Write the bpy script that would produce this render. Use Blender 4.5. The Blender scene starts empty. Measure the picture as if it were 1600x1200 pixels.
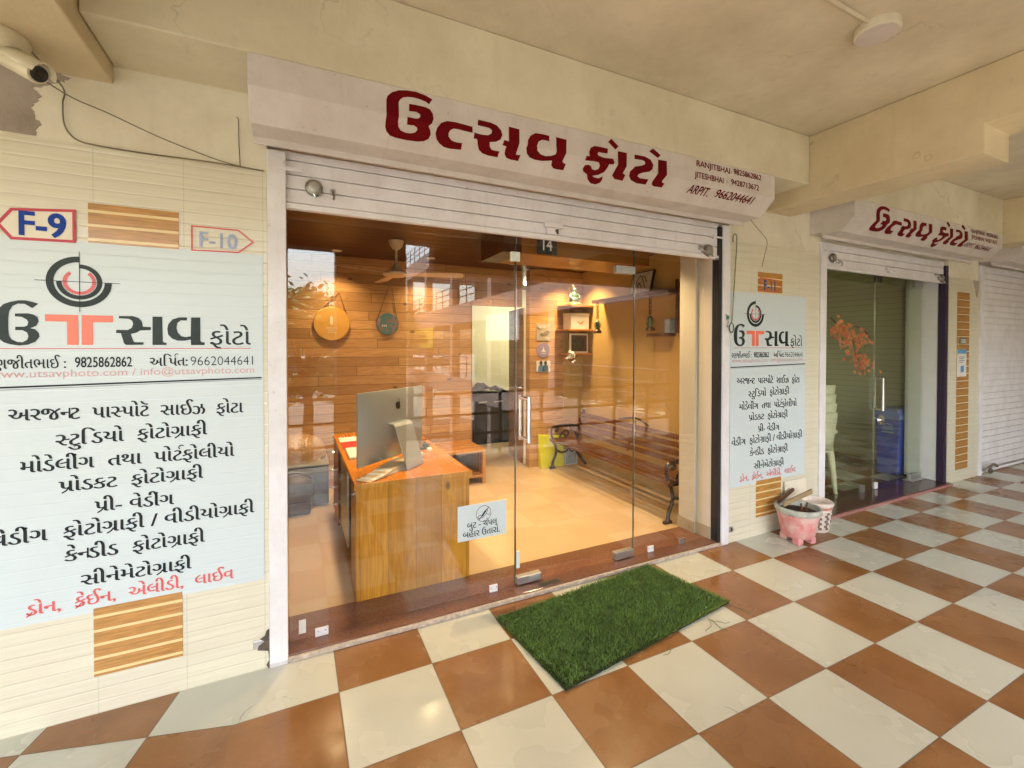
import bpy, bmesh, math, random
from mathutils import Vector, Matrix
random.seed(7)
sc = bpy.context.scene
R = math.radians
# ---------------------------------------------------------------- camera
cam_d = bpy.data.cameras.new('camera'); cam = bpy.data.objects.new('camera', cam_d)
sc.collection.objects.link(cam); sc.camera = cam
cam_d.sensor_width = 36; cam_d.sensor_fit = 'HORIZONTAL'
cam_d.lens = 36*706.87/1600; cam_d.shift_x = 0; cam_d.shift_y = -50.363/1600
cam_d.clip_start = 0.05; cam_d.clip_end = 1000
_yaw, _pit, _rol = 0.44791863, -0.01263, 0.00118
def _basis():
    cy, sy, cp, sp = math.cos(_yaw), math.sin(_yaw), math.cos(_pit), math.sin(_pit)
    f = Vector((sy*cp, cy*cp, sp)); r = Vector((cy, -sy, 0)); u = r.cross(f)
    r2 = r*math.cos(_rol)+u*math.sin(_rol); u2 = -r*math.sin(_rol)+u*math.cos(_rol)
    return r2, u2, f
_r, _u, _f = _basis()
cam.matrix_world = Matrix(((_r.x, _u.x, -_f.x, -0.1709), (_r.y, _u.y, -_f.y, -2.4238), (_r.z, _u.z, -_f.z, 1.5302), (0, 0, 0, 1)))
# ---------------------------------------------------------------- world, sun, exposure
SUN_EL, SUN_AZ = R(60), R(200)          # high sun over the yard; an added overhang keeps it off the walkway
w = bpy.data.worlds.new('World'); sc.world = w; w.use_nodes = True
nt = w.node_tree; bg = nt.nodes['Background']
sky = nt.nodes.new('ShaderNodeTexSky'); sky.sky_type = 'NISHITA'; sky.sun_disc = False
sky.sun_elevation = SUN_EL; sky.sun_rotation = SUN_AZ
sky.air_density = 1.2; sky.dust_density = 5.0; sky.ozone_density = 0.6
nt.links.new(sky.outputs[0], bg.inputs[0]); bg.inputs[1].default_value = 0.15
sl = bpy.data.lights.new('sun', 'SUN'); sl.energy = 3.0; sl.angle = R(0.5); sl.color = (1, .95, .86)
so = bpy.data.objects.new('sun', sl); sc.collection.objects.link(so)
_sd = Vector((math.sin(SUN_AZ)*math.cos(SUN_EL), math.cos(SUN_AZ)*math.cos(SUN_EL), math.sin(SUN_EL)))
so.rotation_euler = _sd.to_track_quat('Z', 'Y').to_euler(); so.location = (0, 0, 30)
vs = sc.view_settings; vs.view_transform = 'Standard'; vs.look = 'None'; vs.gamma = 1; vs.exposure = 3.28
sc.cycles.max_bounces = 12; sc.cycles.transparent_max_bounces = 16; sc.cycles.diffuse_bounces = 6
sc.cycles.sample_clamp_indirect = 6
TITLE=[[(0.415,0.115),(0.383,0.126),(0.338,0.132),(0.294,0.128),(0.259,0.12),(0.229,0.104),(0.21,0.084),(0.204,0.066),(0.204,0.032),(0.205,-0.002),(0.204,-0.028),(0.205,-0.053),(0.213,-0.073),(0.232,-0.089),(0.259,-0.094),(0.309,-0.095),(0.363,-0.091),(0.389,-0.084),(0.41,-0.069),(0.416,-0.047),(0.41,-0.028),(0.399,-0.011),(0.413,0.003),(0.421,0.027),(0.417,0.049),(0.404,0.066),(0.383,0.072),(0.347,0.072),(0.306,0.07),(0.306,0.037),(0.338,0.04),(0.356,0.033),(0.358,0.023),(0.349,0.012),(0.334,0.009),(0.298,0.009),(0.3,-0.025),(0.333,-0.022),(0.348,-0.03),(0.35,-0.04),(0.342,-0.052),(0.323,-0.06),(0.299,-0.062),(0.276,-0.056),(0.263,-0.041),(0.259,-0.02),(0.26,0.01),(0.259,0.066),(0.266,0.08),(0.279,0.092),(0.298,0.099),(0.325,0.103),(0.356,0.102),(0.383,0.097),(0.399,0.089)],[(0.615,0.03),(0.572,0.032),(0.523,0.034),(0.485,0.03),(0.457,0.015),(0.44,-0.009),(0.437,-0.036),(0.447,-0.062),(0.464,-0.079),(0.491,-0.093),(0.521,-0.095),(0.578,-0.089),(0.576,-0.056),(0.547,-0.058),(0.521,-0.054),(0.503,-0.039),(0.499,-0.024),(0.504,-0.009),(0.518,0.001),(0.542,0.003),(0.572,0.001),(0.616,0.001)],[(0.644,0.071),(0.713,0.071),(0.744,0.064),(0.767,0.045),(0.775,0.023),(0.765,-0.001),(0.744,-0.017),(0.713,-0.024),(0.72,-0.046),(0.733,-0.058),(0.747,-0.06),(0.777,-0.059),(0.776,-0.091),(0.724,-0.091),(0.691,-0.086),(0.669,-0.073),(0.657,-0.053),(0.647,-0.026),(0.642,-0.022),(0.627,-0.024),(0.624,0.004),(0.661,0.002),(0.697,0.006),(0.715,0.018),(0.718,0.033),(0.705,0.042),(0.677,0.043),(0.641,0.043)],[(0.81,0.072),(0.87,0.071),(0.871,-0.002),(0.87,-0.055),(0.874,-0.059),(0.897,-0.056),(0.894,-0.089),(0.848,-0.089),(0.824,-0.084),(0.809,-0.069),(0.805,-0.049),(0.806,-0.028),(0.783,-0.026),(0.786,0.0),(0.811,-0.001)],[(1.047,0.073),(1.006,0.074),(0.964,0.071),(0.935,0.052),(0.92,0.026),(0.916,-0.016),(0.928,-0.041),(0.951,-0.058),(0.983,-0.065),(1.026,-0.064),(1.085,-0.051),(1.091,-0.076),(1.108,-0.09),(1.131,-0.092),(1.174,-0.09),(1.174,-0.054),(1.155,-0.051),(1.148,-0.043),(1.153,0.007),(1.154,0.074),(1.088,0.075),(1.092,0.012),(1.092,-0.015),(1.072,-0.027),(1.038,-0.035),(1.006,-0.031),(0.981,-0.015),(0.973,0.005),(0.982,0.03),(1.003,0.043),(1.024,0.045),(1.046,0.044)],[(1.429,0.078),(1.378,0.078),(1.338,0.076),(1.311,0.061),(1.301,0.035),(1.305,0.013),(1.284,0.012),(1.279,-0.014),(1.342,-0.008),(1.37,-0.009),(1.387,-0.023),(1.388,-0.043),(1.37,-0.055),(1.348,-0.053),(1.334,-0.038),(1.313,-0.032),(1.293,-0.039),(1.288,-0.058),(1.297,-0.074),(1.33,-0.086),(1.347,-0.113),(1.378,-0.133),(1.414,-0.134),(1.438,-0.119),(1.443,-0.1),(1.437,-0.08),(1.415,-0.096),(1.383,-0.095),(1.368,-0.089),(1.405,-0.076),(1.435,-0.053),(1.443,-0.022),(1.442,-0.007),(1.471,-0.003),(1.476,0.011),(1.466,0.028),(1.406,0.022),(1.365,0.027),(1.358,0.037),(1.365,0.047),(1.392,0.047),(1.427,0.05)],[(1.499,0.077),(1.564,0.079),(1.564,0.006),(1.559,-0.04),(1.583,-0.048),(1.582,-0.083),(1.523,-0.082),(1.496,-0.066),(1.495,-0.051),(1.501,0.006)],[(1.453,0.139),(1.504,0.105),(1.482,0.082),(1.43,0.116)],[(1.621,0.08),(1.697,0.083),(1.743,0.072),(1.765,0.046),(1.759,0.019),(1.736,-0.0),(1.691,-0.014),(1.669,-0.027),(1.669,-0.04),(1.693,-0.048),(1.756,-0.044),(1.756,-0.078),(1.687,-0.081),(1.638,-0.07),(1.611,-0.05),(1.601,-0.021),(1.622,0.01),(1.674,0.025),(1.701,0.038),(1.698,0.053),(1.678,0.058),(1.621,0.054)],[(1.801,0.083),(1.871,0.086),(1.874,0.008),(1.86,-0.039),(1.87,-0.047),(1.887,-0.048),(1.884,-0.076),(1.819,-0.079),(1.797,-0.069),(1.792,-0.05),(1.803,0.008)],[(1.762,0.142),(1.822,0.113),(1.799,0.092),(1.731,0.12)]]
LOGO=[('d',[(0.155,1.695),(0.137,1.702),(0.117,1.707),(0.097,1.706),(0.074,1.699),(0.056,1.69),(0.038,1.668),(0.03,1.64),(0.028,1.612),(0.03,1.585),(0.037,1.561),(0.054,1.543),(0.072,1.535),(0.098,1.53),(0.123,1.533),(0.145,1.545),(0.157,1.565),(0.155,1.58),(0.145,1.594),(0.131,1.598),(0.148,1.608),(0.155,1.626),(0.152,1.642),(0.14,1.652),(0.125,1.656),(0.087,1.654),(0.087,1.643),(0.106,1.642),(0.12,1.632),(0.125,1.622),(0.122,1.609),(0.114,1.604),(0.088,1.603),(0.087,1.59),(0.108,1.59),(0.121,1.581),(0.125,1.567),(0.121,1.552),(0.108,1.543),(0.093,1.544),(0.077,1.554),(0.07,1.568),(0.068,1.592),(0.068,1.638),(0.071,1.663),(0.081,1.684),(0.096,1.693),(0.115,1.693),(0.137,1.677)]),('r',[(0.173,1.654),(0.273,1.654),(0.274,1.533),(0.239,1.533),(0.239,1.626),(0.174,1.627)]),('r',[(0.284,1.654),(0.384,1.654),(0.384,1.627),(0.319,1.626),(0.319,1.533),(0.283,1.533)]),('d',[(0.403,1.654),(0.449,1.655),(0.468,1.648),(0.479,1.634),(0.483,1.611),(0.51,1.61),(0.51,1.597),(0.474,1.595),(0.461,1.585),(0.441,1.579),(0.45,1.55),(0.454,1.545),(0.485,1.544),(0.484,1.534),(0.426,1.533),(0.419,1.54),(0.409,1.582),(0.393,1.583),(0.394,1.596),(0.432,1.596),(0.445,1.605),(0.45,1.621),(0.447,1.635),(0.436,1.643),(0.403,1.644)]),('d',[(0.516,1.655),(0.55,1.655),(0.551,1.55),(0.554,1.544),(0.564,1.543),(0.564,1.533),(0.515,1.533)]),('d',[(0.638,1.655),(0.609,1.654),(0.586,1.645),(0.571,1.624),(0.567,1.603),(0.57,1.578),(0.584,1.561),(0.604,1.552),(0.629,1.552),(0.651,1.557),(0.652,1.533),(0.702,1.533),(0.703,1.545),(0.691,1.546),(0.687,1.553),(0.687,1.656),(0.653,1.655),(0.651,1.572),(0.632,1.568),(0.617,1.572),(0.605,1.587),(0.6,1.607),(0.603,1.629),(0.615,1.641),(0.638,1.641)])]
HOODTXT=[('RANJITBHAI',2.120,2.425,.101,.036,{}),(':',2.436,2.443,.108,.022,{}),('9825862862',2.459,2.736,.106,.036,{}),('JITESHBHAI',2.104,2.364,.028,.036,{}),(':',2.394,2.401,.036,.022,{}),('9428713672',2.436,2.713,.033,.036,{}),('ARPIT.',2.088,2.275,-.076,.056,dict(skew=.10)),('9662044641',2.331,2.697,-.069,.054,dict(skew=.10))]
LAMP_W=2.2
BACK_W=2.2
# ---------------------------------------------------------------- object helpers
COL = sc.collection
ORG = {}
def tag(o, label=None, cat=None, group=None, kind=None):
    for k, v in (('label', label), ('category', cat), ('group', group), ('kind', kind)):
        if v: o[k] = v
    return o
def thing(name, loc, label, cat, group=None):
    o = bpy.data.objects.new(name, None); COL.objects.link(o); o.location = loc
    o.empty_display_size = .1; ORG[o.name] = Vector(loc)
    return tag(o, label, cat, group)
class MB:
    """collects shapes in world coordinates and links them as one mesh object"""
    def __init__(s): s.v = []; s.f = []; s.mi = []; s.cur = 0
    def add(s, vs, fs):
        b = len(s.v); s.v += [tuple(p) for p in vs]; s.f += [tuple(b+i for i in f) for f in fs]; s.mi += [s.cur]*len(fs); return s
    def box(s, x0, x1, y0, y1, z0, z1, m=None):
        p = [(x, y, z) for z in (z0, z1) for y in (y0, y1) for x in (x0, x1)]
        if m is not None: p = [m @ Vector(q) for q in p]
        return s.add(p, [(0, 2, 3, 1), (4, 5, 7, 6), (0, 1, 5, 4), (2, 6, 7, 3), (0, 4, 6, 2), (1, 3, 7, 5)])
    def quad(s, a, b, c, d): return s.add([a, b, c, d], [(0, 1, 2, 3)])
    def prism(s, poly, lo, hi, axis):
        """extrude a 2d outline along an axis"""
        def P(p, t): return {'x': (t, p[0], p[1]), 'y': (p[0], t, p[1]), 'z': (p[0], p[1], t)}[axis]
        n = len(poly); v = [P(p, lo) for p in poly]+[P(p, hi) for p in poly]
        fs = [tuple(range(n)), tuple(range(2*n-1, n-1, -1))]+[(i, n+i, n+(i+1) % n, (i+1) % n) for i in range(n)]
        return s.add(v, fs)
    def tube(s, pts, r, n=8, caps=True):
        pts = [Vector(p) for p in pts]; k = len(pts); rr = r if isinstance(r, (list, tuple)) else [r]*k
        vs = []; up = None
        for i, p in enumerate(pts):
            t = (pts[min(i+1, k-1)]-pts[max(i-1, 0)]).normalized()
            if up is None: up = Vector((0, 0, 1)) if abs(t.z) < .9 else Vector((1, 0, 0))
            a = t.cross(up); a = a.normalized() if a.length > 1e-6 else t.orthogonal().normalized()
            b = a.cross(t); up = b
            for j in range(n):
                q = 2*math.pi*j/n; vs.append(p+(a*math.cos(q)+b*math.sin(q))*rr[i])
        fs = [(i*n+j, i*n+(j+1) % n, (i+1)*n+(j+1) % n, (i+1)*n+j) for i in range(k-1) for j in range(n)]
        if caps: fs += [tuple(range(n-1, -1, -1)), tuple((k-1)*n+j for j in range(n))]
        return s.add(vs, fs)
    def cyl(s, a, b, r, n=20): return s.tube([a, b], r, n)
    def lathe(s, c, prof, n=32, axis='z'):
        vs = []
        for r, h in prof:
            for j in range(n):
                q = 2*math.pi*j/n; a, b = r*math.cos(q), r*math.sin(q)
                d = {'z': (a, b, h), 'y': (a, h, b), 'x': (h, a, b)}[axis]
                vs.append((c[0]+d[0], c[1]+d[1], c[2]+d[2]))
        k = len(prof)
        fs = [(i*n+j, i*n+(j+1) % n, (i+1)*n+(j+1) % n, (i+1)*n+j) for i in range(k-1) for j in range(n)]
        fs += [tuple(range(n-1, -1, -1)), tuple((k-1)*n+j for j in range(n))]
        return s.add(vs, fs)
    def ball(s, c, rx, ry=None, rz=None, n=14):
        ry = ry or rx; rz = rz or rx; prof = []
        vs = []; m = n//2+1
        for i in range(1, m):
            a = math.pi*i/m
            for j in range(n):
                q = 2*math.pi*j/n
                vs.append((c[0]+rx*math.sin(a)*math.cos(q), c[1]+ry*math.sin(a)*math.sin(q), c[2]+rz*math.cos(a)))
        k = m-1
        vs += [(c[0], c[1], c[2]+rz), (c[0], c[1], c[2]-rz)]
        fs = [(i*n+j, (i+1)*n+j, (i+1)*n+(j+1) % n, i*n+(j+1) % n) for i in range(k-1) for j in range(n)]
        fs += [(k*n, j, (j+1) % n) for j in range(n)]+[(k*n+1, (k-1)*n+(j+1) % n, (k-1)*n+j) for j in range(n)]
        return s.add(vs, fs)
    def build(s, name, mat, parent=None, smooth=False, bevel=0, seg=2, fix=True):
        o_ = ORG.get(parent.name, Vector()) if parent else Vector()
        me = bpy.data.meshes.new(name); me.from_pydata([Vector(p)-o_ for p in s.v], [], s.f)
        mats = mat if isinstance(mat, (list, tuple)) else [mat]
        for m in mats: me.materials.append(m)
        if len(mats) > 1: me.polygons.foreach_set('material_index', s.mi)
        if fix:
            b = bmesh.new(); b.from_mesh(me); bmesh.ops.recalc_face_normals(b, faces=b.faces); b.to_mesh(me); b.free()
        if smooth:
            me.polygons.foreach_set('use_smooth', [True]*len(me.polygons))
            me.set_sharp_from_angle(angle=R(40))
        me.update()
        o = bpy.data.objects.new(name, me); COL.objects.link(o)
        if parent: o.parent = parent; ORG[o.name] = o_
        if bevel:
            m = o.modifiers.new('bevel', 'BEVEL'); m.width = bevel; m.segments = seg; m.limit_method = 'ANGLE'; m.angle_limit = R(50)
            m.harden_normals = False
        return o
def copy_tree(o, loc=None, parent=None):
    c = o.copy(); COL.objects.link(c)
    if parent: c.parent = parent
    if loc is not None: c.location = loc
    for ch in o.children: copy_tree(ch, None, c)
    return c
# ---------------------------------------------------------------- materials
class N:
    def __init__(s, name):
        s.m = bpy.data.materials.new(name); s.m.use_nodes = True; s.t = s.m.node_tree
        s.b = s.t.nodes['Principled BSDF']; s.tc = s.t.nodes.new('ShaderNodeTexCoord').outputs['Object']
    def n(s, kind, **kw):
        x = s.t.nodes.new('ShaderNode'+kind)
        for k, v in kw.items():
            if k in x.inputs: s.put(x.inputs[k], v)
            else: setattr(x, k, v)
        return x
    def put(s, inp, v):
        if isinstance(v, bpy.types.NodeSocket): s.t.links.new(v, inp)
        else: inp.default_value = v
    def math(s, op, a, b=0.0, c=0.0):
        x = s.t.nodes.new('ShaderNodeMath'); x.operation = op
        for i, v in enumerate((a, b, c)): s.put(x.inputs[i], v)
        return x.outputs[0]
    def xyz(s, v=None):
        x = s.t.nodes.new('ShaderNodeSeparateXYZ'); s.put(x.inputs[0], v or s.tc); return x.outputs
    def vec(s, a, b, c=0.0):
        x = s.t.nodes.new('ShaderNodeCombineXYZ')
        for i, v in enumerate((a, b, c)): s.put(x.inputs[i], v)
        return x.outputs[0]
    def noise(s, scale, v=None, detail=4.0, rough=.55):
        x = s.t.nodes.new('ShaderNodeTexNoise'); x.inputs['Scale'].default_value = scale
        x.inputs['Detail'].default_value = detail; x.inputs['Roughness'].default_value = rough
        s.t.links.new(v or s.tc, x.inputs['Vector']); return x.outputs['Fac']
    def mix(s, fac, a, b):
        x = s.t.nodes.new('ShaderNodeMix'); x.data_type = 'RGBA'
        s.put(x.inputs[0], fac)
        for i, v in ((6, a), (7, b)):
            s.put(x.inputs[i], v if isinstance(v, bpy.types.NodeSocket) else tuple(v)[:3]+(1,))
        return x.outputs[2]
    def ramp(s, fac, p0, p1, v0=0.0, v1=1.0):
        x = s.t.nodes.new('ShaderNodeMapRange'); s.put(x.inputs[0], fac)
        for i, v in enumerate((p0, p1, v0, v1)): x.inputs[i+1].default_value = v
        return x.outputs[0]
    def bump(s, h, strength=.2, dist=.01):
        x = s.t.nodes.new('ShaderNodeBump'); x.inputs['Strength'].default_value = strength
        x.inputs['Distance'].default_value = dist; s.put(x.inputs['Height'], h); s.t.links.new(x.outputs[0], s.b.inputs['Normal'])
    def out(s, col, rough=.5, metal=0.0, spec=.5):
        s.put(s.b.inputs['Base Color'], col if isinstance(col, bpy.types.NodeSocket) else tuple(col)[:3]+(1,))
        s.put(s.b.inputs['Roughness'], rough); s.b.inputs['Metallic'].default_value = metal
        s.b.inputs['Specular IOR Level'].default_value = spec
        return s.m
def sh(c, k): return tuple(min(1, x*k) for x in c)
def plain(name, c, rough=.5, metal=0, var=.1, scale=6, bump=0, spec=.5):
    n = N(name); f = n.noise(scale)
    col = n.mix(n.ramp(f, .3, .7), sh(c, 1-var), sh(c, 1+var))
    if bump: n.bump(n.noise(scale*12), bump, .004)
    return n.out(col, n.ramp(n.noise(scale*2.3), .3, .7, max(0, rough-.06), rough+.06), metal, spec)
def plaster(name, c, dirt=.25, bump=.25):
    n = N(name); a = n.noise(1.3, detail=7, rough=.65); b = n.noise(14, detail=5)
    col = n.mix(n.ramp(a, .35, .72), sh(c, 1.04), sh((c[0]*.95, c[1]*.9, c[2]*.82), 1-dirt))
    col = n.mix(n.ramp(b, .62, .75, 0, .35), col, sh(c, .7))
    wv = n.n('VectorMath', operation='ADD'); n.put(wv.inputs[0], n.tc); wc = n.n('TexNoise'); wc.inputs['Scale'].default_value = 2.2; wc.inputs['Detail'].default_value = 6; n.put(wc.inputs['Vector'], n.tc); n.put(wv.inputs[1], wc.outputs['Color'])
    vo = n.n('TexVoronoi', feature='DISTANCE_TO_EDGE'); vo.inputs['Scale'].default_value = .75; n.put(vo.inputs['Vector'], wv.outputs[0])
    crk = n.math('MULTIPLY', n.ramp(vo.outputs['Distance'], .0015, .006, 1, 0), n.ramp(n.noise(1.1, None, 2), .52, .64, 0, .38))
    col = n.mix(crk, col, sh(c, .35))
    X, Y, Z = n.xyz(); stk = n.noise(2.0, n.vec(n.math('MULTIPLY', X, 5.0), n.math('MULTIPLY', Y, 5.0), n.math('MULTIPLY', Z, .5)), 6, .65)
    col = n.mix(n.ramp(stk, .58, .80, 0, .3), col, sh((c[0], c[1]*.9, c[2]*.75), .6))
    n.bump(n.math('ADD', n.noise(60, detail=3), n.math('MULTIPLY', n.noise(7), 2.0)), bump, .004)
    return n.out(col, .62, 0, .35)
def wood(name, c, c2, plank=(1.2, .1), a='x', b='z', gap=.004, knots=True, rough=.42, grain=1.0, off=.37):
    """planks running along axis a, stacked along axis b"""
    n = N(name); p = dict(zip('xyz', n.xyz())); u, v = p[a], p[b]
    row = n.math('FLOOR', n.math('DIVIDE', v, plank[1]))
    wn = n.n('TexWhiteNoise', noise_dimensions='1D'); n.put(wn.inputs['W'], row)
    us = n.math('ADD', n.math('DIVIDE', u, plank[0]), n.math('MULTIPLY', wn.outputs['Value'], 1.0))
    colid = n.math('FLOOR', us)
    wid = n.n('TexWhiteNoise', noise_dimensions='2D'); n.put(wid.inputs['Vector'], n.vec(colid, row))
    rnd = wid.outputs['Value']
    gv = n.vec(n.math('ADD', n.math('MULTIPLY', u, 2.2*grain), n.math('MULTIPLY', rnd, 37.0)), n.math('MULTIPLY', v, 26*grain), n.math('MULTIPLY', rnd, 9.0))
    g = n.noise(1.6, gv, 6, .6)
    rings = n.math('SINE', n.math('MULTIPLY', n.noise(.7, gv, 2), 46.0))
    g2 = n.math('ADD', n.math('MULTIPLY', g, .75), n.math('MULTIPLY', n.ramp(rings, -1, 1), .25))
    col = n.mix(n.ramp(g2, .3, .72), c, c2)
    col = n.mix(n.ramp(rnd, 0, 1, 0, .7), col, sh(c2, .66))
    if knots:
        kv = n.vec(n.math('MULTIPLY', u, 3.0), n.math('MULTIPLY', v, 5.5), 0.0)
        vo = n.n('TexVoronoi', feature='F1'); n.put(vo.inputs['Vector'], kv); vo.inputs['Scale'].default_value = 1.0
        col = n.mix(n.ramp(vo.outputs['Distance'], .05, .11, .85, 0), col, sh(c2, .2))
    fv = n.math('FRACT', n.math('DIVIDE', v, plank[1])); fu = n.math('FRACT', us)
    ev = n.math('MINIMUM', fv, n.math('SUBTRACT', 1.0, fv)); eu = n.math('MINIMUM', fu, n.math('SUBTRACT', 1.0, fu))
    e = n.math('MINIMUM', n.math('MULTIPLY', ev, plank[1]), n.math('MULTIPLY', eu, plank[0]))
    line = n.ramp(e, gap*.35, gap*.8, 1, 0)
    col = n.mix(n.math('MULTIPLY', line, .8), col, sh(c2, .16))
    n.bump(n.math('SUBTRACT', n.math('MULTIPLY', g, .15), line), .35, .004)
    return n.out(col, n.ramp(g, .3, .7, rough-.05, rough+.1), 0, .45)
def emit(name, c, k):
    n = N(name); n.b.inputs['Emission Color'].default_value = tuple(c)+(1,); n.b.inputs['Emission Strength'].default_value = k
    return n.out(c, .4)
def glass(name, tint=(.97, .985, .97), f0=.044):
    n = N(name); lw = n.n('LayerWeight', Blend=.5)
    fac = n.math('ADD', n.math('MULTIPLY', n.math('POWER', lw.outputs['Facing'], 5.0), 1-f0), f0)
    tr = n.n('BsdfTransparent'); tr.inputs[0].default_value = tuple(tint)+(1,)
    gl = n.n('BsdfGlossy'); gl.inputs['Roughness'].default_value = 0.0; gl.inputs['Color'].default_value = (1, 1, 1, 1)
    mx = n.n('MixShader'); n.put(mx.inputs[0], fac); n.put(mx.inputs[1], tr.outputs[0]); n.put(mx.inputs[2], gl.outputs[0])
    n.t.links.new(mx.outputs[0], n.t.nodes['Material Output'].inputs['Surface'])
    return n.m
def tiles(name, ang, ox, oy, s=.42, par=0):
    """checkered vitrified floor tiles, cream and terracotta"""
    n = N(name); X, Y, Z = n.xyz(); ca, sa = math.cos(ang), math.sin(ang)
    X = n.math('SUBTRACT', X, ox); Y = n.math('SUBTRACT', Y, oy)
    u = n.math('DIVIDE', n.math('ADD', n.math('MULTIPLY', X, ca), n.math('MULTIPLY', Y, sa)), s)
    v = n.math('DIVIDE', n.math('SUBTRACT', n.math('MULTIPLY', Y, ca), n.math('MULTIPLY', X, sa)), s)
    iu, iv = n.math('FLOOR', u), n.math('FLOOR', v)
    pr = n.math('FLOORED_MODULO', n.math('ADD', n.math('ADD', iu, iv), float(par)), 2.0)
    wn = n.n('TexWhiteNoise', noise_dimensions='2D'); n.put(wn.inputs['Vector'], n.vec(iu, iv)); rnd = wn.outputs['Value']
    tv = n.vec(n.math('ADD', X, n.math('MULTIPLY', rnd, 13.0)), n.math('ADD', Y, n.math('MULTIPLY', rnd, 7.0)), rnd)
    m1 = n.noise(4.5, tv, 3, .5); m2 = n.noise(60, tv, 3, .6); m3 = n.noise(330, tv, 2)
    br = n.mix(n.ramp(m1, .32, .7), (.225, .098, .030), (.31, .152, .058))
    br = n.mix(n.ramp(m2, .35, .75, 0, .3), br, (.19, .078, .024))
    br = n.mix(n.ramp(rnd, 0, 1, 0, .22), br, (.18, .072, .026))
    wh = n.mix(n.ramp(m1, .3, .7), (.515, .515, .425), (.54, .54, .45))
    wh = n.mix(n.ramp(rnd, 0, 1, 0, .25), wh, (.485, .475, .38))
    wh = n.mix(n.ramp(m3, .70, .78, 0, .2), wh, (.36, .31, .21))
    col = n.mix(pr, br, wh)
    dirt = n.noise(2.6, n.vec(X, Y, 0.0), 3, .5)
    col = n.mix(n.ramp(dirt, .42, .85, 0, .13), col, (.20, .14, .08))
    sp = n.noise(38, n.vec(X, Y, 3.0), 2)
    col = n.mix(n.ramp(sp, .79, .81, 0, .5), col, (.16, .11, .06))
    wx, wy, wz = n.xyz()
    for sx, sy, sr in ((-.28, -.30, .10), (2.62, -.32, .07), (3.42, -.44, .10), (3.95, -.42, .12), (1.4, -1.15, .09)):
        dx, dy = n.math('SUBTRACT', wx, sx), n.math('SUBTRACT', wy, sy)
        d = n.math('SQRT', n.math('ADD', n.math('MULTIPLY', dx, dx), n.math('MULTIPLY', n.math('MULTIPLY', dy, dy), 1.4)))
        rg = n.ramp(n.math('ABSOLUTE', n.math('SUBTRACT', d, sr)), .0008, .0035, 1, 0)
        col = n.mix(n.math('MULTIPLY', rg, n.ramp(n.noise(9, n.vec(wx, wy, sr*40), 3), .46, .60, 0, .55)), col, (.10, .07, .045))
    fu, fv = n.math('FRACT', u), n.math('FRACT', v)
    e = n.math('MINIMUM', n.math('MINIMUM', fu, n.math('SUBTRACT', 1.0, fu)), n.math('MINIMUM', fv, n.math('SUBTRACT', 1.0, fv)))
    g = n.ramp(e, .0030, .0078, 1, 0)
    col = n.mix(n.math('MULTIPLY', g, .8), col, (.11, .07, .04))
    n.bump(n.math('SUBTRACT', n.math('MULTIPLY', n.noise(5, tv, 1), .05), g), .25, .0015)
    return n.out(col, n.math('ADD', n.ramp(m1, .3, .7, .14, .22), n.math('ADD', n.math('MULTIPLY', g, .4), n.ramp(dirt, .45, .75, 0, .25))), 0, .5)
def wall_tile(name, c=(.655, .62, .49)):
    """glossy beige wall tile with shallow horizontal ribs and wide joints"""
    n = N(name); X, Y, Z = n.xyz()
    s = n.math('FRACT', n.math('DIVIDE', Z, .152)); wv = n.math('FRACT', n.math('DIVIDE', Z, .0505))
    e = n.math('MINIMUM', wv, n.math('SUBTRACT', 1.0, wv))
    rib = n.ramp(e, .0, .10, 1, 0)
    bid = n.math('FLOOR', n.math('DIVIDE', Z, .0505)); wn = n.n('TexWhiteNoise', noise_dimensions='1D'); n.put(wn.inputs['W'], bid)
    st = n.noise(3.0, n.vec(n.math('MULTIPLY', X, .9), 0.0, n.math('MULTIPLY', Z, 26.0)), 5, .6)
    col = n.mix(n.ramp(st, .3, .75), sh(c, 1.07), sh((c[0], c[1]*.97, c[2]*.9), .92))
    col = n.mix(n.ramp(wn.outputs['Value'], 0, 1, 0, .3), col, sh(c, .9))
    col = n.mix(n.math('MULTIPLY', rib, .12), col, sh(c, .55))
    fx = n.math('FRACT', n.math('DIVIDE', n.math('ADD', X, .930), .305))
    ex = n.math('MINIMUM', fx, n.math('SUBTRACT', 1.0, fx)); j = n.ramp(ex, .003, .009, 1, 0)
    col = n.mix(n.math('MULTIPLY', j, .3), col, sh(c, .5))
    n.bump(n.math('ADD', n.math('MULTIPLY', rib, -1.0), n.math('MULTIPLY', wn.outputs['Value'], .8)), .45, .0025)
    return n.out(col, .22, 0, .5)
def wood_tile(name, dark=(.46, .225, .055), pale=(.72, .55, .26), pitch=.0578):
    n = N(name); X, Y, Z = n.xyz()
    f = n.math('FRACT', n.math('DIVIDE', Z, pitch)); line = n.ramp(n.math('ABSOLUTE', n.math('SUBTRACT', f, .5)), .39, .41, 0, 1)
    g = n.noise(1.5, n.vec(n.math('MULTIPLY', X, 6.0), 0.0, n.math('MULTIPLY', Z, 75.0)), 5, .6)
    col = n.mix(n.ramp(g, .3, .72), sh(dark, 1.25), sh(dark, .6))
    return n.out(n.mix(line, col, pale), .2, 0, .5)
P = {}
P['plaster'] = plaster('cream plaster', (.74, .70, .56), .18)
P['header'] = plaster('cream beam paint', (.68, .635, .475), .18)
P['ceiling'] = plaster('ceiling paint', (.65, .59, .45), .22)
P['beam'] = plaster('yellow cream paint', (.66, .565, .37), .18)
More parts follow.
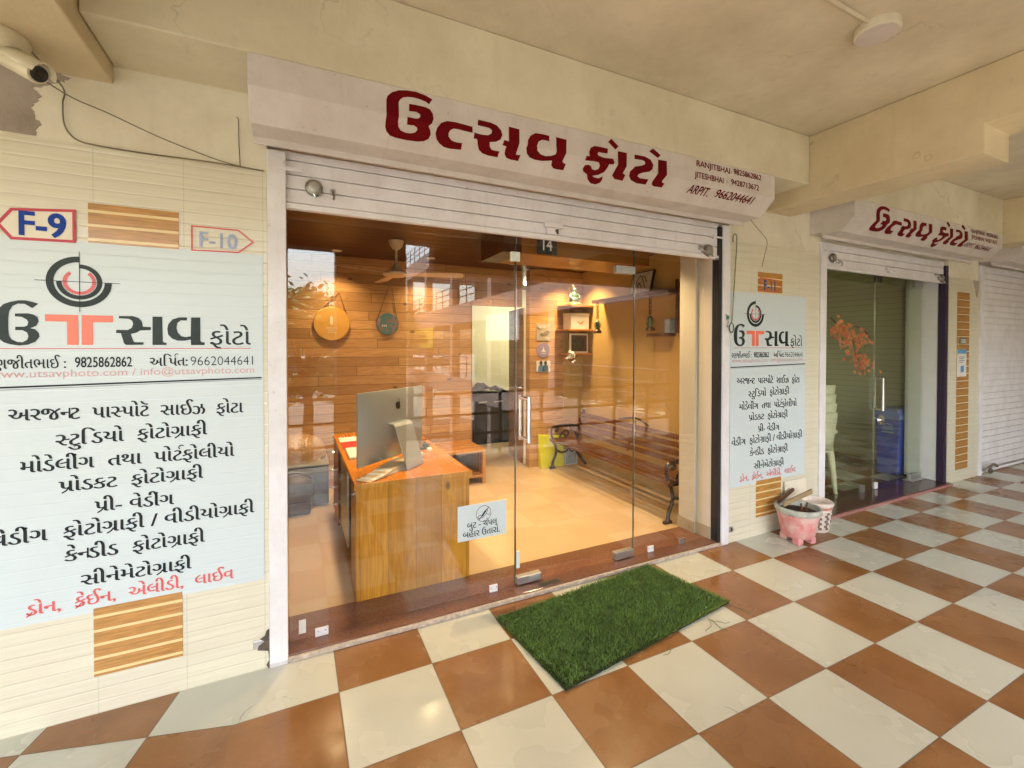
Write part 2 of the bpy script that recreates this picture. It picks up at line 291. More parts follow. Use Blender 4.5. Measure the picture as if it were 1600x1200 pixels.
def grimy(name, c, rough, wave):
    n = N(name); a = n.noise(5, None, 6, .65); b = n.noise(55, None, 5, .6); X, Y, Z = n.xyz()
    col = n.mix(n.ramp(a, .35, .7), sh(c, 1.05), sh((c[0], c[1]*.97, c[2]*.93), .9))
    st = n.noise(2.4, n.vec(n.math('MULTIPLY', X, 9.0), 0.0, n.math('MULTIPLY', Z, 1.2)), 6, .7)
    col = n.mix(n.ramp(st, .55, .8, 0, .35), col, (c[0]*.62, c[1]*.52, c[2]*.42))
    col = n.mix(n.math('MULTIPLY', n.ramp(b, .66, .72, 0, .7), n.ramp(a, .45, .6)), col, (.16, .10, .07))
    n.bump(n.math('ADD', n.math('MULTIPLY', n.noise(2.2, None, 2), wave), n.math('MULTIPLY', b, .15)), .3, .01)
    return n.out(col, n.ramp(a, .3, .7, rough-.08, rough+.1), 0, .5)
P['white_steel'] = grimy('white painted steel', (.72, .705, .72), .36, .5)
P['hood'] = grimy('off white painted sheet', (.60, .555, .515), .42, 2.5)
P['steel'] = plain('brushed steel', (.50, .50, .49), .34, .9, .03, 4)
P['chrome'] = plain('polished steel', (.75, .75, .75), .12, 1, .04, 30)
P['dark_steel'] = plain('worn padlock steel', (.33, .31, .27), .34, 1, .3, 40)
P['black'] = plain('black plastic', (.015, .015, .016), .4, 0, .3)
P['rust'] = plain('grimy dark steel', (.10, .075, .055), .7, .2, .4, 30)
P['flex'] = None
fx_ = N('printed flex sheet'); X_, Y_, Z_ = fx_.xyz(); w_ = fx_.math('FRACT', fx_.math('DIVIDE', Z_, .0505)); l_ = fx_.ramp(fx_.math('MINIMUM', w_, fx_.math('SUBTRACT', 1.0, w_)), 0, .08, 1, 0)
n_ = fx_.noise(2.5, None, 5); wr_ = fx_.noise(3, fx_.vec(X_, 0.0, fx_.math('MULTIPLY', Z_, 12.0)), 4)
fx_.bump(fx_.math('ADD', fx_.math('MULTIPLY', l_, -.5), fx_.math('MULTIPLY', wr_, 1.2)), .28, .003)
P['flex'] = fx_.out(fx_.mix(fx_.ramp(n_, .35, .75, 0, .5), (.56, .635, .645), (.56, .615, .60)), .30, 0, .5)
P['ink'] = plain('black ink', (.014, .018, .021), .5, 0, .2, 20, 0, .2)
P['logo_ink'] = plain('dark green grey ink', (.020, .032, .031), .45, 0, .35, 5, 0, .25)
P['red_ink'] = plain('faded red ink', (.62, .10, .10), .42, 0, .12, 12)
P['coral'] = plain('coral ink', (.78, .17, .10), .4, 0, .1, 8)
P['pale_red'] = plain('pale red ink', (.62, .33, .31), .45, 0, .1, 8)
P['maroon'] = plain('maroon sign paint', (.125, .001, .003), .55, 0, .15, 9, 0, .1)
P['blue_paint'] = plain('blue sign paint', (.006, .045, .30), .5, 0, .15, 6, 0, .2)
P['faint_blue'] = plain('rubbed blue paint', (.34, .40, .56), .5, 0, .2, 30, 0, .2)
P['red_paint'] = plain('red sign paint', (.48, .025, .045), .42, 0, .15)
P['sign_white'] = plain('sign ground white', (.72, .66, .52), .4, 0, .05)
P['glass'] = glass('clear glass')
P['glass_dim'] = glass('shop glass', (.93, .95, .88), .05)
P['glass_edge'] = plain('green glass edge', (.05, .075, .055), .2, 0, .1)
P['granite'] = plain('red brown granite', (.155, .072, .046), .13, 0, .25, 70)
P['granite_lip'] = plain('worn sill edge', (.42, .34, .27), .5, 0, .35, 40, .2)
P['granite_dark'] = plain('dark maroon granite', (.075, .030, .026), .14, 0, .25, 70)
P['wall_tile'] = wall_tile('ribbed wall tile')
P['wood_tile'] = wood_tile('striped oak tile')
P['floor'] = tiles('checker floor tile', 0, 0, .11, .42, 1)
P['floor_b'] = tiles('checker floor tile turned', R(-15), -.697, -.231, .42, 1)
P['shop_floor'] = plain('polished cream floor tile', (.50, .36, .215), .16, 0, .05, 2)
P['panel_wood'] = wood('pine wall planks', (.64, .375, .145), (.47, .235, .075), (1.45, .1005), 'x', 'z')
P['panel_wood_y'] = wood('pine door planks', (.46, .23, .07), (.32, .14, .04), (1.1, .1005), 'y', 'z')
P['desk_wood'] = wood('pine desk planks', (.64, .30, .035), (.45, .185, .016), (3.0, .165), 'z', 'x', .002, True, .3, .8)
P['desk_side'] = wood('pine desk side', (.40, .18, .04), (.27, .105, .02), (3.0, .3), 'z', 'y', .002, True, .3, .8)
P['top_wood'] = wood('varnished orange top', (.60, .215, .025), (.48, .155, .014), (3.0, .9), 'y', 'x', .001, False, .22, .8)
P['ceil_wood'] = wood('brown ceiling laminate', (.10, .034, .007), (.072, .023, .005), (1.2, .6), 'x', 'y', .003, False, .35, .5)
P['beam_wood'] = wood('orange veneer', (.48, .215, .045), (.37, .15, .028), (3, .4), 'x', 'z', .001, False, .35, .7)
P['shelf_wood'] = wood('orange shelf veneer', (.50, .22, .045), (.38, .15, .03), (3, .4), 'x', 'y', .001, False, .35, .7)
P['brown_wood'] = wood('dark brown wood', (.16, .060, .022), (.10, .036, .014), (2, .3), 'y', 'z', .001, False, .35, .7)
P['bench_wood'] = wood('brown bench slat', (.17, .068, .020), (.105, .038, .010), (4, 3), 'y', 'z', .001, False, .22, .7)
P['cabinet_wood'] = wood('amber cabinet wood', (.50, .23, .055), (.38, .155, .03), (3, .2), 'x', 'y', .001, False, .25, .7)
P['iron'] = plain('dark brown cast iron', (.035, .020, .016), .28, .3, .3, 30, .1)
P['mustard'] = plain('warm lit cream wall', (.50, .315, .10), .55, 0, .05, 1.5, .05)  # cream wall; the lamps' warm tone is put into this mustard colour
P['pale_wall'] = plain('pale yellow wall paint', (.70, .64, .40), .6, 0, .04, 2)
P['cream_wall'] = plain('cream reveal paint', (.50, .46, .385), .5, 0, .05, 2, .05)
P['alu'] = plain('anodised aluminium', (.45, .47, .445), .36, .6, .03, 3)
P['paper'] = plain('white paper', (.70, .68, .62), .7, 0, .05)
P['cardboard'] = plain('buff card', (.60, .45, .28), .7, 0, .08)
P['red_cloth'] = plain('red cloth', (.45, .03, .02), .8, 0, .15)
P['black_cloth'] = plain('black cloth', (.016, .015, .017), .75, 0, .35, 9, .3)
P['leather'] = plain('dark brown leather', (.045, .032, .026), .35, 0, .3, 20, .15)
P['dark_panel'] = plain('dark glossy panel', (.04, .032, .026), .2, 0, .2)
P['fan'] = plain('ivory fan enamel', (.62, .50, .34), .35, 0, .04)
P['yellow'] = plain('lime yellow bag', (.68, .66, .03), .5, 0, .08, 5, .15)
P['blue_box'] = plain('grey blue card', (.30, .37, .45), .5, 0, .25, 14)
P['amber'] = plain('amber plaque', (.62, .33, .06), .4, 0, .06)
P['brass'] = plain('tarnished brass', (.30, .21, .08), .4, .7, .4, 30, .2)
P['verdigris'] = plain('green patina metal', (.06, .12, .08), .45, .4, .4, 40, .2)
P['grass'] = plain('artificial turf', (.06, .13, .02), .55, 0, .35, 30)
P['turf_back'] = plain('turf backing', (.014, .024, .008), .9, 0, .3, 30)
P['pink_pot'] = None
GAP = .16
# ---------------------------------------------------------------- lettering: glyph outlines come from the built-in font
def _raw(txt):
    c = bpy.data.curves.new('letters', 'FONT'); c.body = txt; c.resolution_u = 4
    o = bpy.data.objects.new('letters', c); COL.objects.link(o); bpy.context.view_layer.update()
    m = o.evaluated_get(bpy.context.evaluated_depsgraph_get()).to_mesh()
    v = [(q.co.x, q.co.y) for q in m.vertices]; f = [tuple(p.vertices) for p in m.polygons]
    o.evaluated_get(bpy.context.evaluated_depsgraph_get()).to_mesh_clear()
    bpy.data.objects.remove(o); bpy.data.curves.remove(c)
    return v, f
_GC = {}
def glyph(ch):
    if ch not in _GC:
        v, f = _raw(ch); bar, _ = _raw('|'); two, _ = _raw(ch+'|')
        _GC[ch] = (v, f, max(p[0] for p in two)-max(p[0] for p in bar))
    return _GC[ch]
def clip_x(v, f, x):
    b = bmesh.new(); vs = [b.verts.new((p[0], p[1], 0)) for p in v]
    for q in f:
        try: b.faces.new([vs[i] for i in q])
        except ValueError: pass
    bmesh.ops.bisect_plane(b, geom=b.verts[:]+b.edges[:]+b.faces[:], plane_co=(x, 0, 0), plane_no=(1, 0, 0), clear_outer=True)
    b.verts.index_update(); r = [(p.co.x, p.co.y) for p in b.verts], [tuple(p.index for p in q.verts) for q in b.faces]; b.free()
    return r
def embolden(v, f, dx, dy):
    cnt = {}
    for q in f:
        for i in range(len(q)):
            e = (q[i], q[(i+1) % len(q)]); cnt[e] = cnt.get(e, 0)+1
    nx = [0]*len(v); ny = [0]*len(v)
    area = sum((v[q[0]][0]*(v[q[1]][1]-v[q[2]][1])+v[q[1]][0]*(v[q[2]][1]-v[q[0]][1])+v[q[2]][0]*(v[q[0]][1]-v[q[1]][1])) for q in f)
    sg = 1 if area > 0 else -1
    for (a, b) in cnt:
        if (b, a) not in cnt:
            ex, ey = v[b][0]-v[a][0], v[b][1]-v[a][1]; l = math.hypot(ex, ey) or 1
            for i in (a, b): nx[i] += sg*ey/l; ny[i] -= sg*ex/l
    r = []
    for i, p in enumerate(v):
        l = math.hypot(nx[i], ny[i]) or 1
        r.append((p[0]+dx*nx[i]/l, p[1]+dy*ny[i]/l))
    return r
def stroke(pts, wd):
    """flat ribbon through points"""
    v = []; f = []
    for i, p in enumerate(pts):
        a = pts[max(0, i-1)]; b = pts[min(len(pts)-1, i+1)]; l = math.hypot(b[0]-a[0], b[1]-a[1]) or 1
        n = (-(b[1]-a[1])/l, (b[0]-a[0])/l)
        v += [(p[0]+n[0]*wd/2, p[1]+n[1]*wd/2), (p[0]-n[0]*wd/2, p[1]-n[1]*wd/2)]
    f = [(2*i, 2*i+1, 2*i+3, 2*i+2) for i in range(len(pts)-1)]
    return v, f
def run(txt, dx=.02, dy=.0, skew=0.0, gap=0.0):
    """one line of writing; ~ halves the letter before it, ^ hangs the slanting r below it, ` sets the hook r above it"""
    V = []; F = []; x = 0; last = 0
    def put(v, f, ox):
        b = len(V); V.extend((p[0]+ox+p[1]*skew, p[1]) for p in v); F.extend(tuple(b+i for i in q) for q in f)
    i = 0
    while i < len(txt):
        ch = txt[i]; nxt = txt[i+1] if i+1 < len(txt) else ''
        if ch == '^':
            v, f = stroke([(x-.20, .20), (x-.30, .05), (x-.46, -.06)], .075); put(v, f, 0)
        elif ch == '`':
            v, f = stroke([(x-.10, .66), (x-.16, .74), (x-.12, .84), (x-.02, .88), (x+.08, .84)], .06); put(v, f, 0)
        else:
            v, f, adv = glyph(ch)
            if nxt == '~':
                x0 = min(p[0] for p in v); x1 = max(p[0] for p in v); v, f = clip_x(v, f, x0+(x1-x0)*.74); adv = x0+(x1-x0)*.74-.02; i += 1
            if v: put(embolden(v, f, dx, dy), f, x)
            x += adv+gap
        i += 1
    return V, F, x
def write(mb, txt, u0, u1, base, h, at, unit=.603, dx=.02, dy=0.0, slope=0.0, skew=0.0, gap=0.0):
    """fit a line between u0 and u1; at(u, v) gives the 3d point"""
    V, F, wd = run(txt, dx, dy, skew, gap)
    x0 = min(p[0] for p in V); x1 = max(p[0] for p in V); k = (u1-u0)/(x1-x0); s = h/unit
    mb.add([at(u0+(p[0]-x0)*k, base+p[1]*s+slope*(p[0]-x0)*k) for p in V], F)
def fill(polys, split=None):
    out = []
    for pl in polys:
        b = bmesh.new(); b.faces.new([b.verts.new((p[0], p[1], 0)) for p in pl])
        b.normal_update(); bmesh.ops.triangulate(b, faces=b.faces[:], ngon_method='EAR_CLIP')
        if split is not None: bmesh.ops.bisect_plane(b, geom=b.verts[:]+b.edges[:]+b.faces[:], plane_co=(0, split, 0), plane_no=(0, 1, 0))
        b.verts.index_update(); out.append(([(p.co.x, p.co.y) for p in b.verts], [tuple(p.index for p in q.verts) for q in b.faces])); b.free()
    return out
def ring(cx, cz, r0, r1, a0, a1, n=40):
    v = []; k = [R(a0+(a1-a0)*i/n) for i in range(n+1)]
    for a in k: v += [(cx+r0*math.cos(a), cz+r0*math.sin(a)), (cx+r1*math.cos(a), cz+r1*math.sin(a))]
    return v, [(2*i, 2*i+1, 2*i+3, 2*i+2) for i in range(n)]
def facing(Y, X0=0, Z0=0):
    """a plane facing the walkway at depth Y"""
    return lambda u, v: (X0+u, Y, Z0+v)
# ================================================================ the setting
fl = MB().quad((-.41, -3.3, 0), (16, -3.3, 0), (16, .02, 0), (-.41, .02, 0)).build('walkway_floor', P['floor']); tag(fl, kind='structure')
f2 = MB().quad((-7, -3.3, 0), (-.41, -3.3, 0), (-.41, .02, 0), (-7, .02, 0)).build('walkway_floor', P['floor_b']); tag(f2, kind='structure')
sf = MB().quad((-.7, .34, .012), (3.4, .34, .012), (3.4, 4.6, .012), (-.7, 4.6, .012)).build('shop_floor', P['shop_floor']); tag(sf, kind='structure')
sf2 = MB().quad((4.0, .3, .006), (6.9, .3, .006), (6.9, 4.2, .006), (4.0, 4.2, .006)).build('shop_floor', P['floor']); tag(sf2, kind='structure')
slab = MB().box(-7, 16, -3.55, .0, -.35, -.004).build('floor_slab', P['plaster']); tag(slab, kind='structure')
slab2 = MB().box(-7, 16, .004, 5, -.35, -.004).build('shop_floor_slab', P['plaster']); tag(slab2, kind='structure')
ce = MB().box(-7, 16, -3.55, 0.3, 3.09, 3.4).build('ceiling', P['ceiling']); tag(ce, kind='structure')
g_mat = plain('sandy yard paving', (.11, .10, .075), .8, 0, .2, .4)
gr = MB().quad((-200, -260, -3.7), (200, -260, -3.7), (200, 60, -3.7), (-200, 60, -3.7)).build('ground', g_mat); tag(gr, kind='structure')
# plaster wall above the tiles, carried across all shops, with openings above the shutters hidden by the hoods
uw = MB(); uw.box(-7, -.285, 0.012, .2, 2.342, 2.70).box(-.285, 2.86, .06, .2, 2.47, 2.74).box(2.86, 4.03, .012, .2, 2.345, 2.74)
uw.box(4.03, 6.36, .06, .2, 2.45, 2.74).box(6.36, 7.1, .012, .2, 2.30, 2.74).box(7.1, 16, .06, .2, 2.5, 2.74)
tag(uw.build('upper_wall', P['plaster']), 'stained cream plaster wall band above the tiled pillars', 'wall')
cem = N('rough grey cement'); cem.bump(cem.noise(40, None, 6), .5, .006)
cem = cem.out(cem.mix(cem.ramp(cem.noise(3, None, 7), .3, .7), (.44, .385, .31), (.25, .205, .16)), .85)
pt = MB(); pl = [(-1.6, 2.36), (-1.085, 2.36), (-1.08, 2.42), (-1.10, 2.47), (-1.075, 2.51), (-1.09, 2.55), (-1.02, 2.58), (-.98, 2.61), (-1.1, 2.67), (-1.6, 2.67)]
rp_ = [pl[0]]
for a_, b_ in zip(pl[:-1], pl[1:]):
    for i in range(1, 7):
        k_ = i/6; j_ = .010 if .05 < k_ < .95 else .004
        rp_.append((a_[0]+(b_[0]-a_[0])*k_+random.uniform(-j_, j_), a_[1]+(b_[1]-a_[1])*k_+random.uniform(-j_, j_)*.7))
pl = rp_
pt.prism(pl, .0095, .013, 'y'); tag(pt.build('cement_patch', cem), 'bare grey cement patch on the plaster below the security camera', 'patch')
# concrete beams
hb = MB().prism([(-.845, 2.694), (3.28, 2.734), (3.28, 3.088), (-.845, 3.088)], -.337, .2, 'y'); tag(hb.build('header_beam', P['header'], bevel=.006), 'long cream concrete beam running above the first maroon lettered hood', 'beam')
hb = MB().box(3.605, 6.62, -.337, .2, 2.715, 3.088); tag(hb.build('header_beam', P['header'], bevel=.006), 'cream concrete beam running above the smaller far lettered hood', 'beam')
cb = MB(); cb.prism([(.2, 2.625), (-1.285, 2.605), (-1.285, 2.762), (-3.5, 2.80), (-3.5, 3.088), (.2, 3.088)], 3.283, 3.602, 'x')
tag(cb.build('cross_beam', P['beam'], bevel=.006), 'stepped yellow cream cross beam between the two lettered hoods', 'beam')
cb = MB(); cb.prism([(.2, 2.625), (-1.285, 2.605), (-1.285, 2.762), (-3.5, 2.80), (-3.5, 3.088), (.2, 3.088)], 6.623, 6.94, 'x')
tag(cb.build('cross_beam', P['beam'], bevel=.006), 'farthest cream cross beam above the closed white shutter', 'beam')
cb = MB(); cb.prism([(.2, 2.622), (-3.5, 2.622), (-3.5, 3.088), (.2, 3.088)], -1.75, -.848, 'x')
tag(cb.build('cross_beam', P['beam'], bevel=.006), 'broad cream cross beam over the security camera', 'beam')
# tiled pillars with striped wood tiles
def pillar(name, x0, x1, zt, label, insets, y1=.2):
    t = thing(name, ((x0+x1)/2, .1, 0), label, 'wall')
    MB().box(x0, x1, .0, y1, 0, zt).build('tile_face', P['wall_tile'], t)
    for a in insets:
        MB().box(a[0], a[1], -.003, .001, a[2], a[3]).build('wood_tile', P['wood_tile'], t)
    return t
pillar('tiled_wall', -7, -.2855, 2.342, 'ribbed beige tiled wall left of the open shop', [(-.929, -.626, 1.951, 2.113), (-.925, -.623, .157, .443)])
pillar('tiled_pillar', 2.862, 3.995, 2.345, 'ribbed beige tiled pillar between the two glass fronted shops', [(3.18, 3.485, 1.964, 2.128), (3.178, 3.488, .148, .445)])
pl3 = pillar('tiled_pillar', 6.36, 7.10, 2.30, 'narrow beige tiled pillar beside the closed white shutter', [])
MB().box(6.549, 6.843, -.003, .001, .132, 2.146).build('wood_tile', wood_tile('plain oak tile', (.40, .185, .04), (.44, .20, .045), .0839), pl3)
stripes = MB()
P['joint'] = plain('pale joint', (.70, .58, .36), .4, 0, .05)
for k in range(1, 24): stripes.box(6.549, 6.843, -.005, -.003, .132+k*.0839-.004, .132+k*.0839+.004)
stripes.build('tile_joints', P['joint'], pl3)
# ---------------------------------------------------------------- shutter boxes (hoods) with lettering
def hood(x0, x1, label, ZC=2.568, YB=-.235, ZB=2.463):
    t = thing('shutter_hood', ((x0+x1)/2, -.1, ZB), label, 'shutter box')
    b = MB(); b.prism([(.058, 2.688), (-.34, 2.688), (-.34, ZC), (YB, ZB), (-.10, ZB), (-.10, ZB-.028), (-.085, ZB-.028), (-.085, ZB+.02), (.058, ZB+.02)], x0, x1, 'x')
    b.v = [(p[0], p[1], p[2]+(.010+(p[0]+.335)*.0098 if p[2] > 2.65 else 0)) for p in b.v] if x0 < 0 else [(p[0], p[1], p[2]+(.026 if p[2] > 2.65 else 0)) for p in b.v]
    b.build('casing', P['hood'], t, bevel=.004)
    return t
def fold(ZC=2.568, YB=-.235, ZB=2.463, e=.0016):
    L = math.hypot(YB+.34, ZB-ZC); dy, dz = (YB+.34)/L, (ZB-ZC)/L
    def at(u, s):
        if s >= 0: return (u, -.34-e, ZC+s)
        return (u, -.34-e*.8+dy*-s, ZC-e*.6+dz*-s)
    return at
def title(mb, at, u0=None, u1=None):
    for v, f in fill(TITLE, 0.0):
        if u0 is not None: v = [(u0+(p[0]-.2)*(u1-u0)/1.67, p[1]) for p in v]
        mb.add([at(*p) for p in v], f)
h1 = hood(-.335, 2.885, 'long off white shutter hood with maroon lettering over the open shop')
m = MB(); title(m, fold()); m.build('title_lettering', P['maroon'], h1, fix=False)
def splitwrite(mb, txt, u0, u1, base, h, at, **k):
    t = MB(); write(t, txt, u0, u1, base, h, lambda u, v: (u, v, 0), **k)
    b = bmesh.new(); vs = [b.verts.new(p) for p in t.v]
    for q in t.f:
        try: b.faces.new([vs[i] for i in q])
        except ValueError: pass
    bmesh.ops.bisect_plane(b, geom=b.verts[:]+b.edges[:]+b.faces[:], plane_co=(0, 0, 0), plane_no=(0, 1, 0))
    b.verts.index_update(); mb.add([at(p.co.x, p.co.y) for p in b.verts], [tuple(p.index for p in q.verts) for q in b.faces]); b.free()
K = dict(unit=.69, dx=.026, dy=.016)
def line(name, mat, parent, fn, *a, **k):
    m = MB(); fn(m, *a, **k); n = len(m.v); par = list(range(n))
    def find(i):
        while par[i] != i: par[i] = par[par[i]]; i = par[i]
        return i
    for q in m.f:
        for i in q[1:]: par[find(i)] = find(q[0])
    iv = {}
    for i, p in enumerate(m.v):
        r_ = find(i); a_, b_ = iv.get(r_, (9e9, -9e9)); iv[r_] = (min(a_, p[0]), max(b_, p[0]))
    hgt = max(p[2] for p in m.v)-min(p[2] for p in m.v); words = []
    for a_, b_ in sorted(iv.values()):
        if words and a_-words[-1][1] < hgt*GAP: words[-1][1] = max(words[-1][1], b_)
        else: words.append([a_, b_])
    for a_, b_ in words:
        w_ = MB(); ids = {}
        for q in m.f:
            if a_-1e-6 <= m.v[q[0]][0] <= b_+1e-6:
                for i in q:
                    if i not in ids: ids[i] = len(ids)
                w_.f.append(tuple(ids[i] for i in q)); w_.mi.append(0)
        w_.v = [m.v[i] for i in ids]; w_.build(name, mat, parent, fix=False)
for args in HOODTXT: line('phone_lettering', P['maroon'], h1, splitwrite, *args[:5], fold(), **{**K, **args[5]})
h2 = hood(3.868, 6.60, 'smaller off white shutter hood with maroon lettering over the second shop', 2.575, -.232, 2.478)
m = MB(); title(m, fold(2.575, -.232, 2.478), 4.17, 5.80); m.build('title_lettering', P['maroon'], h2, fix=False)
F2 = fold(2.575, -.232, 2.478)
line('phone_lettering', P['maroon'], h2, splitwrite, 'RANJITBHAI : 9825862862', 5.88, 6.48, .085, .036, F2, **K)
line('phone_lettering', P['maroon'], h2, splitwrite, 'JITESHBHAI : 9428713672', 5.88, 6.46, .025, .036, F2, **K)
line('phone_lettering', P['maroon'], h2, splitwrite, 'ARPIT. 9662044641', 5.82, 6.40, -.065, .048, F2, **{**K, 'skew': .1})
h3 = hood(7.115, 10.2, 'farthest plain grey shutter hood above the closed shutter', 2.58, -.232, 2.50)
# ---------------------------------------------------------------- printed banners
LINES = [('અરજન~ટ  પાસ~પોટૅ  સાઈઝ  ફોટા', .064, .850, 1.282, 1.268, .050), ('સ~ટુિડયો  ફોટોગ^ાફી', .200, .710, 1.172, 1.178, .050),
         ('મોડેલીંગ  તથા  પોટ`ફોલીયો', .096, .814, 1.076, 1.070, .050), ('પ^ોડકટ  ફોટોગ^ાફી', .208, .694, .986, .984, .048),
         ('પ^ી- વેડીંગ', .318, .586, .890, .882, .048), ('વેડીંગ  ફોટોગ^ાફી / વીડીયોગ^ાફી', .012, .892, .800, .798, .050),
         ('કેન~ડીડ  ફોટોગ^ાફી', .222, .698, .702, .696, .050), ('સીનેમેટોગ^ાફી', .272, .648, .592, .586, .048)]
def banner(x0, label):
    t = thing('printed_banner', (x0+.46, -.002, 1.2), label, 'banner')
    MB().box(x0-.008, x0+.932, -.0028, -.0006, .428, 1.955).build('sheet', P['flex'], t)
    W = lambda nm, mt, *a, **k: line(nm, mt, t, write, *a, **k)
    at = facing(-.0044, x0); d = MB(); rd = MB(); co = MB(); pr = MB(); ik = MB(); lg = MB()
    for k, pl in LOGO:
        for v, f in fill([pl]): MB().add([at(*p) for p in v], f).build('logo_mark' if k == 'r' else 'logo_letter', P['coral' if k == 'r' else 'logo_ink'], t, fix=False)
    cx, cz = .279, 1.7885
    v, f = ring(cx, cz, .079, .1025, 90, 360); d.add([at(*p) for p in v], f)
    v, f = ring(cx, cz, .055, .0715, 180, 450); d.add([at(*p) for p in v], f)
    v, f = ring(cx, cz, .0395, .052, 128, 412); rd.add([at(*p) for p in v], f)
    a2 = facing(-.0050, x0)
    for q in ((cx-.135, cx+.13, cz-.001, cz+.0012), (cx-.001, cx+.0012, cz-.123, cz+.123)):
        ik.add([a2(q[0], q[2]), a2(q[1], q[2]), a2(q[1], q[3]), a2(q[0], q[3])], [(0, 1, 2, 3)])
    W('photo_lettering', P['logo_ink'], 'ફોટો', .722, .882, 1.535, .062, at, dx=.012)
    rd.add([at(.03, 1.5165), at(.882, 1.5165), at(.882, 1.5195), at(.03, 1.5195)], [(0, 1, 2, 3)])
    W('contact_lettering', P['ink'], 'રણજીતભાઈ :', .006, .235, 1.440, .036, at, dx=.016); W('contact_lettering', P['ink'], '9825862862', .262, .445, 1.442, .041, at, unit=.69, dx=.018, dy=.012)
    W('contact_lettering', P['ink'], 'અિપ`ત:', .505, .640, 1.442, .036, at, dx=.024); W('contact_lettering', P['ink'], '9662044641', .650, .890, 1.442, .041, at, unit=.69, dx=-.012, dy=-.012)
    W('web_lettering', P['pale_red'], 'www.utsavphoto.com / info@utsavphoto.com', .012, .895, 1.405, .030, at, unit=.69, dx=-.004, dy=-.004)
    ik.add([at(-.006, 1.363), at(.925, 1.378), at(.925, 1.384), at(-.006, 1.370)], [(0, 1, 2, 3)])
    ik.add([at(-.006, 1.356), at(.925, 1.3735), at(.925, 1.375), at(-.006, 1.3575)], [(0, 1, 2, 3)])
    for s, u0, u1, z0, z1, h in LINES: W('service_lettering', P['ink'], s, u0, u1, z0-.046, h*.92, at, dx=.026, dy=-.004, slope=(z1-z0)/(u1-u0))
    W('red_lettering', P['red_ink'], 'ડ^ોન,  ક^ેઈન,  એલીડી,  લાઈવ', .106, .808, .464, .042, at, dx=.022, dy=-.004, slope=-.004)
    d.build('logo_rings', P['logo_ink'], t, fix=False)
    rd.build('red_rule', P['red_ink'], t, fix=False)
    ik.build('dark_rule', P['ink'], t, fix=False)
    return t
banner(-1.236, 'large printed Gujarati banner on the tiled wall beneath the F-9 arrow')
banner(2.872, 'printed Gujarati banner on the pillar above the plant pots')
# painted arrows with shop numbers
def arrow(mb, pts, wd, at):
    cx = sum(p[0] for p in pts)/len(pts); cz = sum(p[1] for p in pts)/len(pts); n = len(pts)
    inn = []
    for i in range(n):
        a, b, c = pts[i-1], pts[i], pts[(i+1) % n]
        def nrm(p, q):
            l = math.hypot(q[0]-p[0], q[1]-p[1]); m_ = (-(q[1]-p[1])/l, (q[0]-p[0])/l)
            return m_ if (cx-p[0])*m_[0]+(cz-p[1])*m_[1] > 0 else (-m_[0], -m_[1])
        n1, n2 = nrm(a, b), nrm(b, c); k = wd/max(.3, 1+n1[0]*n2[0]+n1[1]*n2[1])
        inn.append((b[0]+(n1[0]+n2[0])*k, b[1]+(n1[1]+n2[1])*k))
    mb.add([at(*p) for p in pts+inn], [(i, (i+1) % n, n+(i+1) % n, n+i) for i in range(n)])
    return inn
def number_sign(pts, txt, u0, u1, base, h, label, frame, ink, ground, wd=.012, bold=.03):
    t = thing('painted_number_sign', (sum(p[0] for p in pts)/len(pts), -.003, base), label, 'sign')
    b = MB(); i_ = arrow(b, pts, wd, facing(-.0048)); b.build('arrow_outline', frame, t, fix=False)
    if ground:
        g = MB(); g.add([facing(-.0040)(*p) for p in pts], [tuple(range(len(pts)))]); g.build('arrow_ground', ground, t, fix=False)
    k = MB(); write(k, txt, u0, u1, base, h, facing(-.0056), unit=.69, dx=bold, dy=bold*.7); k.build('number_lettering', ink, t, fix=False)
number_sign([(-1.20, 1.998), (-1.158, 2.062), (-.966, 2.080), (-.966, 1.945), (-1.158, 1.940)], 'F-9', -1.135, -.995, 1.962, .092, 'F-9 in blue inside a red arrow pointing left', P['red_paint'], P['blue_paint'], P['sign_white'], .011, .035)
number_sign([(-.581, 2.062), (-.40, 2.062), (-.338, 2.010), (-.40, 1.955), (-.581, 1.950)], 'F-10', -.55, -.405, 1.972, .066, 'rubbed out F-10 inside a thin red arrow pointing right', P['red_ink'], P['faint_blue'], None, .006, .02)
number_sign([(3.20, 2.085), (3.40, 2.075), (3.476, 2.02), (3.40, 1.97), (3.20, 1.972)], 'F-11', 3.25, 3.39, 1.985, .078, 'F-11 in blue on a striped wood tile inside a dark red arrow', P['red_paint'], P['blue_paint'], None, .007, .015)
for nm, lab, z0, z1, cat in (('notice_sheet', 'small blue and white notice stuck on the far pillar', 1.19, 1.50, 'notice'), ('number_plate', 'tiny dark plate on the far pillar above the notice', 1.56, 1.63, 'plate')):
    if cat == 'notice':
        t = thing(nm, (6.7, -.01, z0), lab, cat); MB().box(6.545, 6.76, -.010, -.006, z0, z1).build('sheet', P['paper'], t)
        nb_ = plain('notice blue', (.10, .30, .52), .4); MB().box(6.545, 6.76, -.0125, -.0105, z1-.05, z1-.002).build('print_header', nb_, t); MB().box(6.62, 6.70, -.0125, -.0105, z0+.05, z0+.12).build('print_picture', nb_, t)
        q = MB(); [q.box(6.58, 6.58+l, -.012, -.0105, z0+.16+.02*i, z0+.166+.02*i) for i, l in enumerate((.10, .13, .11, .14))]; q.build('print_lines', P['ink'], t)
    else:
        t = thing(nm, (6.7, -.01, z0), lab, cat); MB().box(6.60, 6.75, -.011, -.006, z0, z1).build('plate', P['dark_steel'], t); MB().box(6.62, 6.73, -.0125, -.0115, z0+.015, z0+.03).box(6.62, 6.73, -.0125, -.0115, z0+.04, z0+.055).build('print', P['paper'], t)
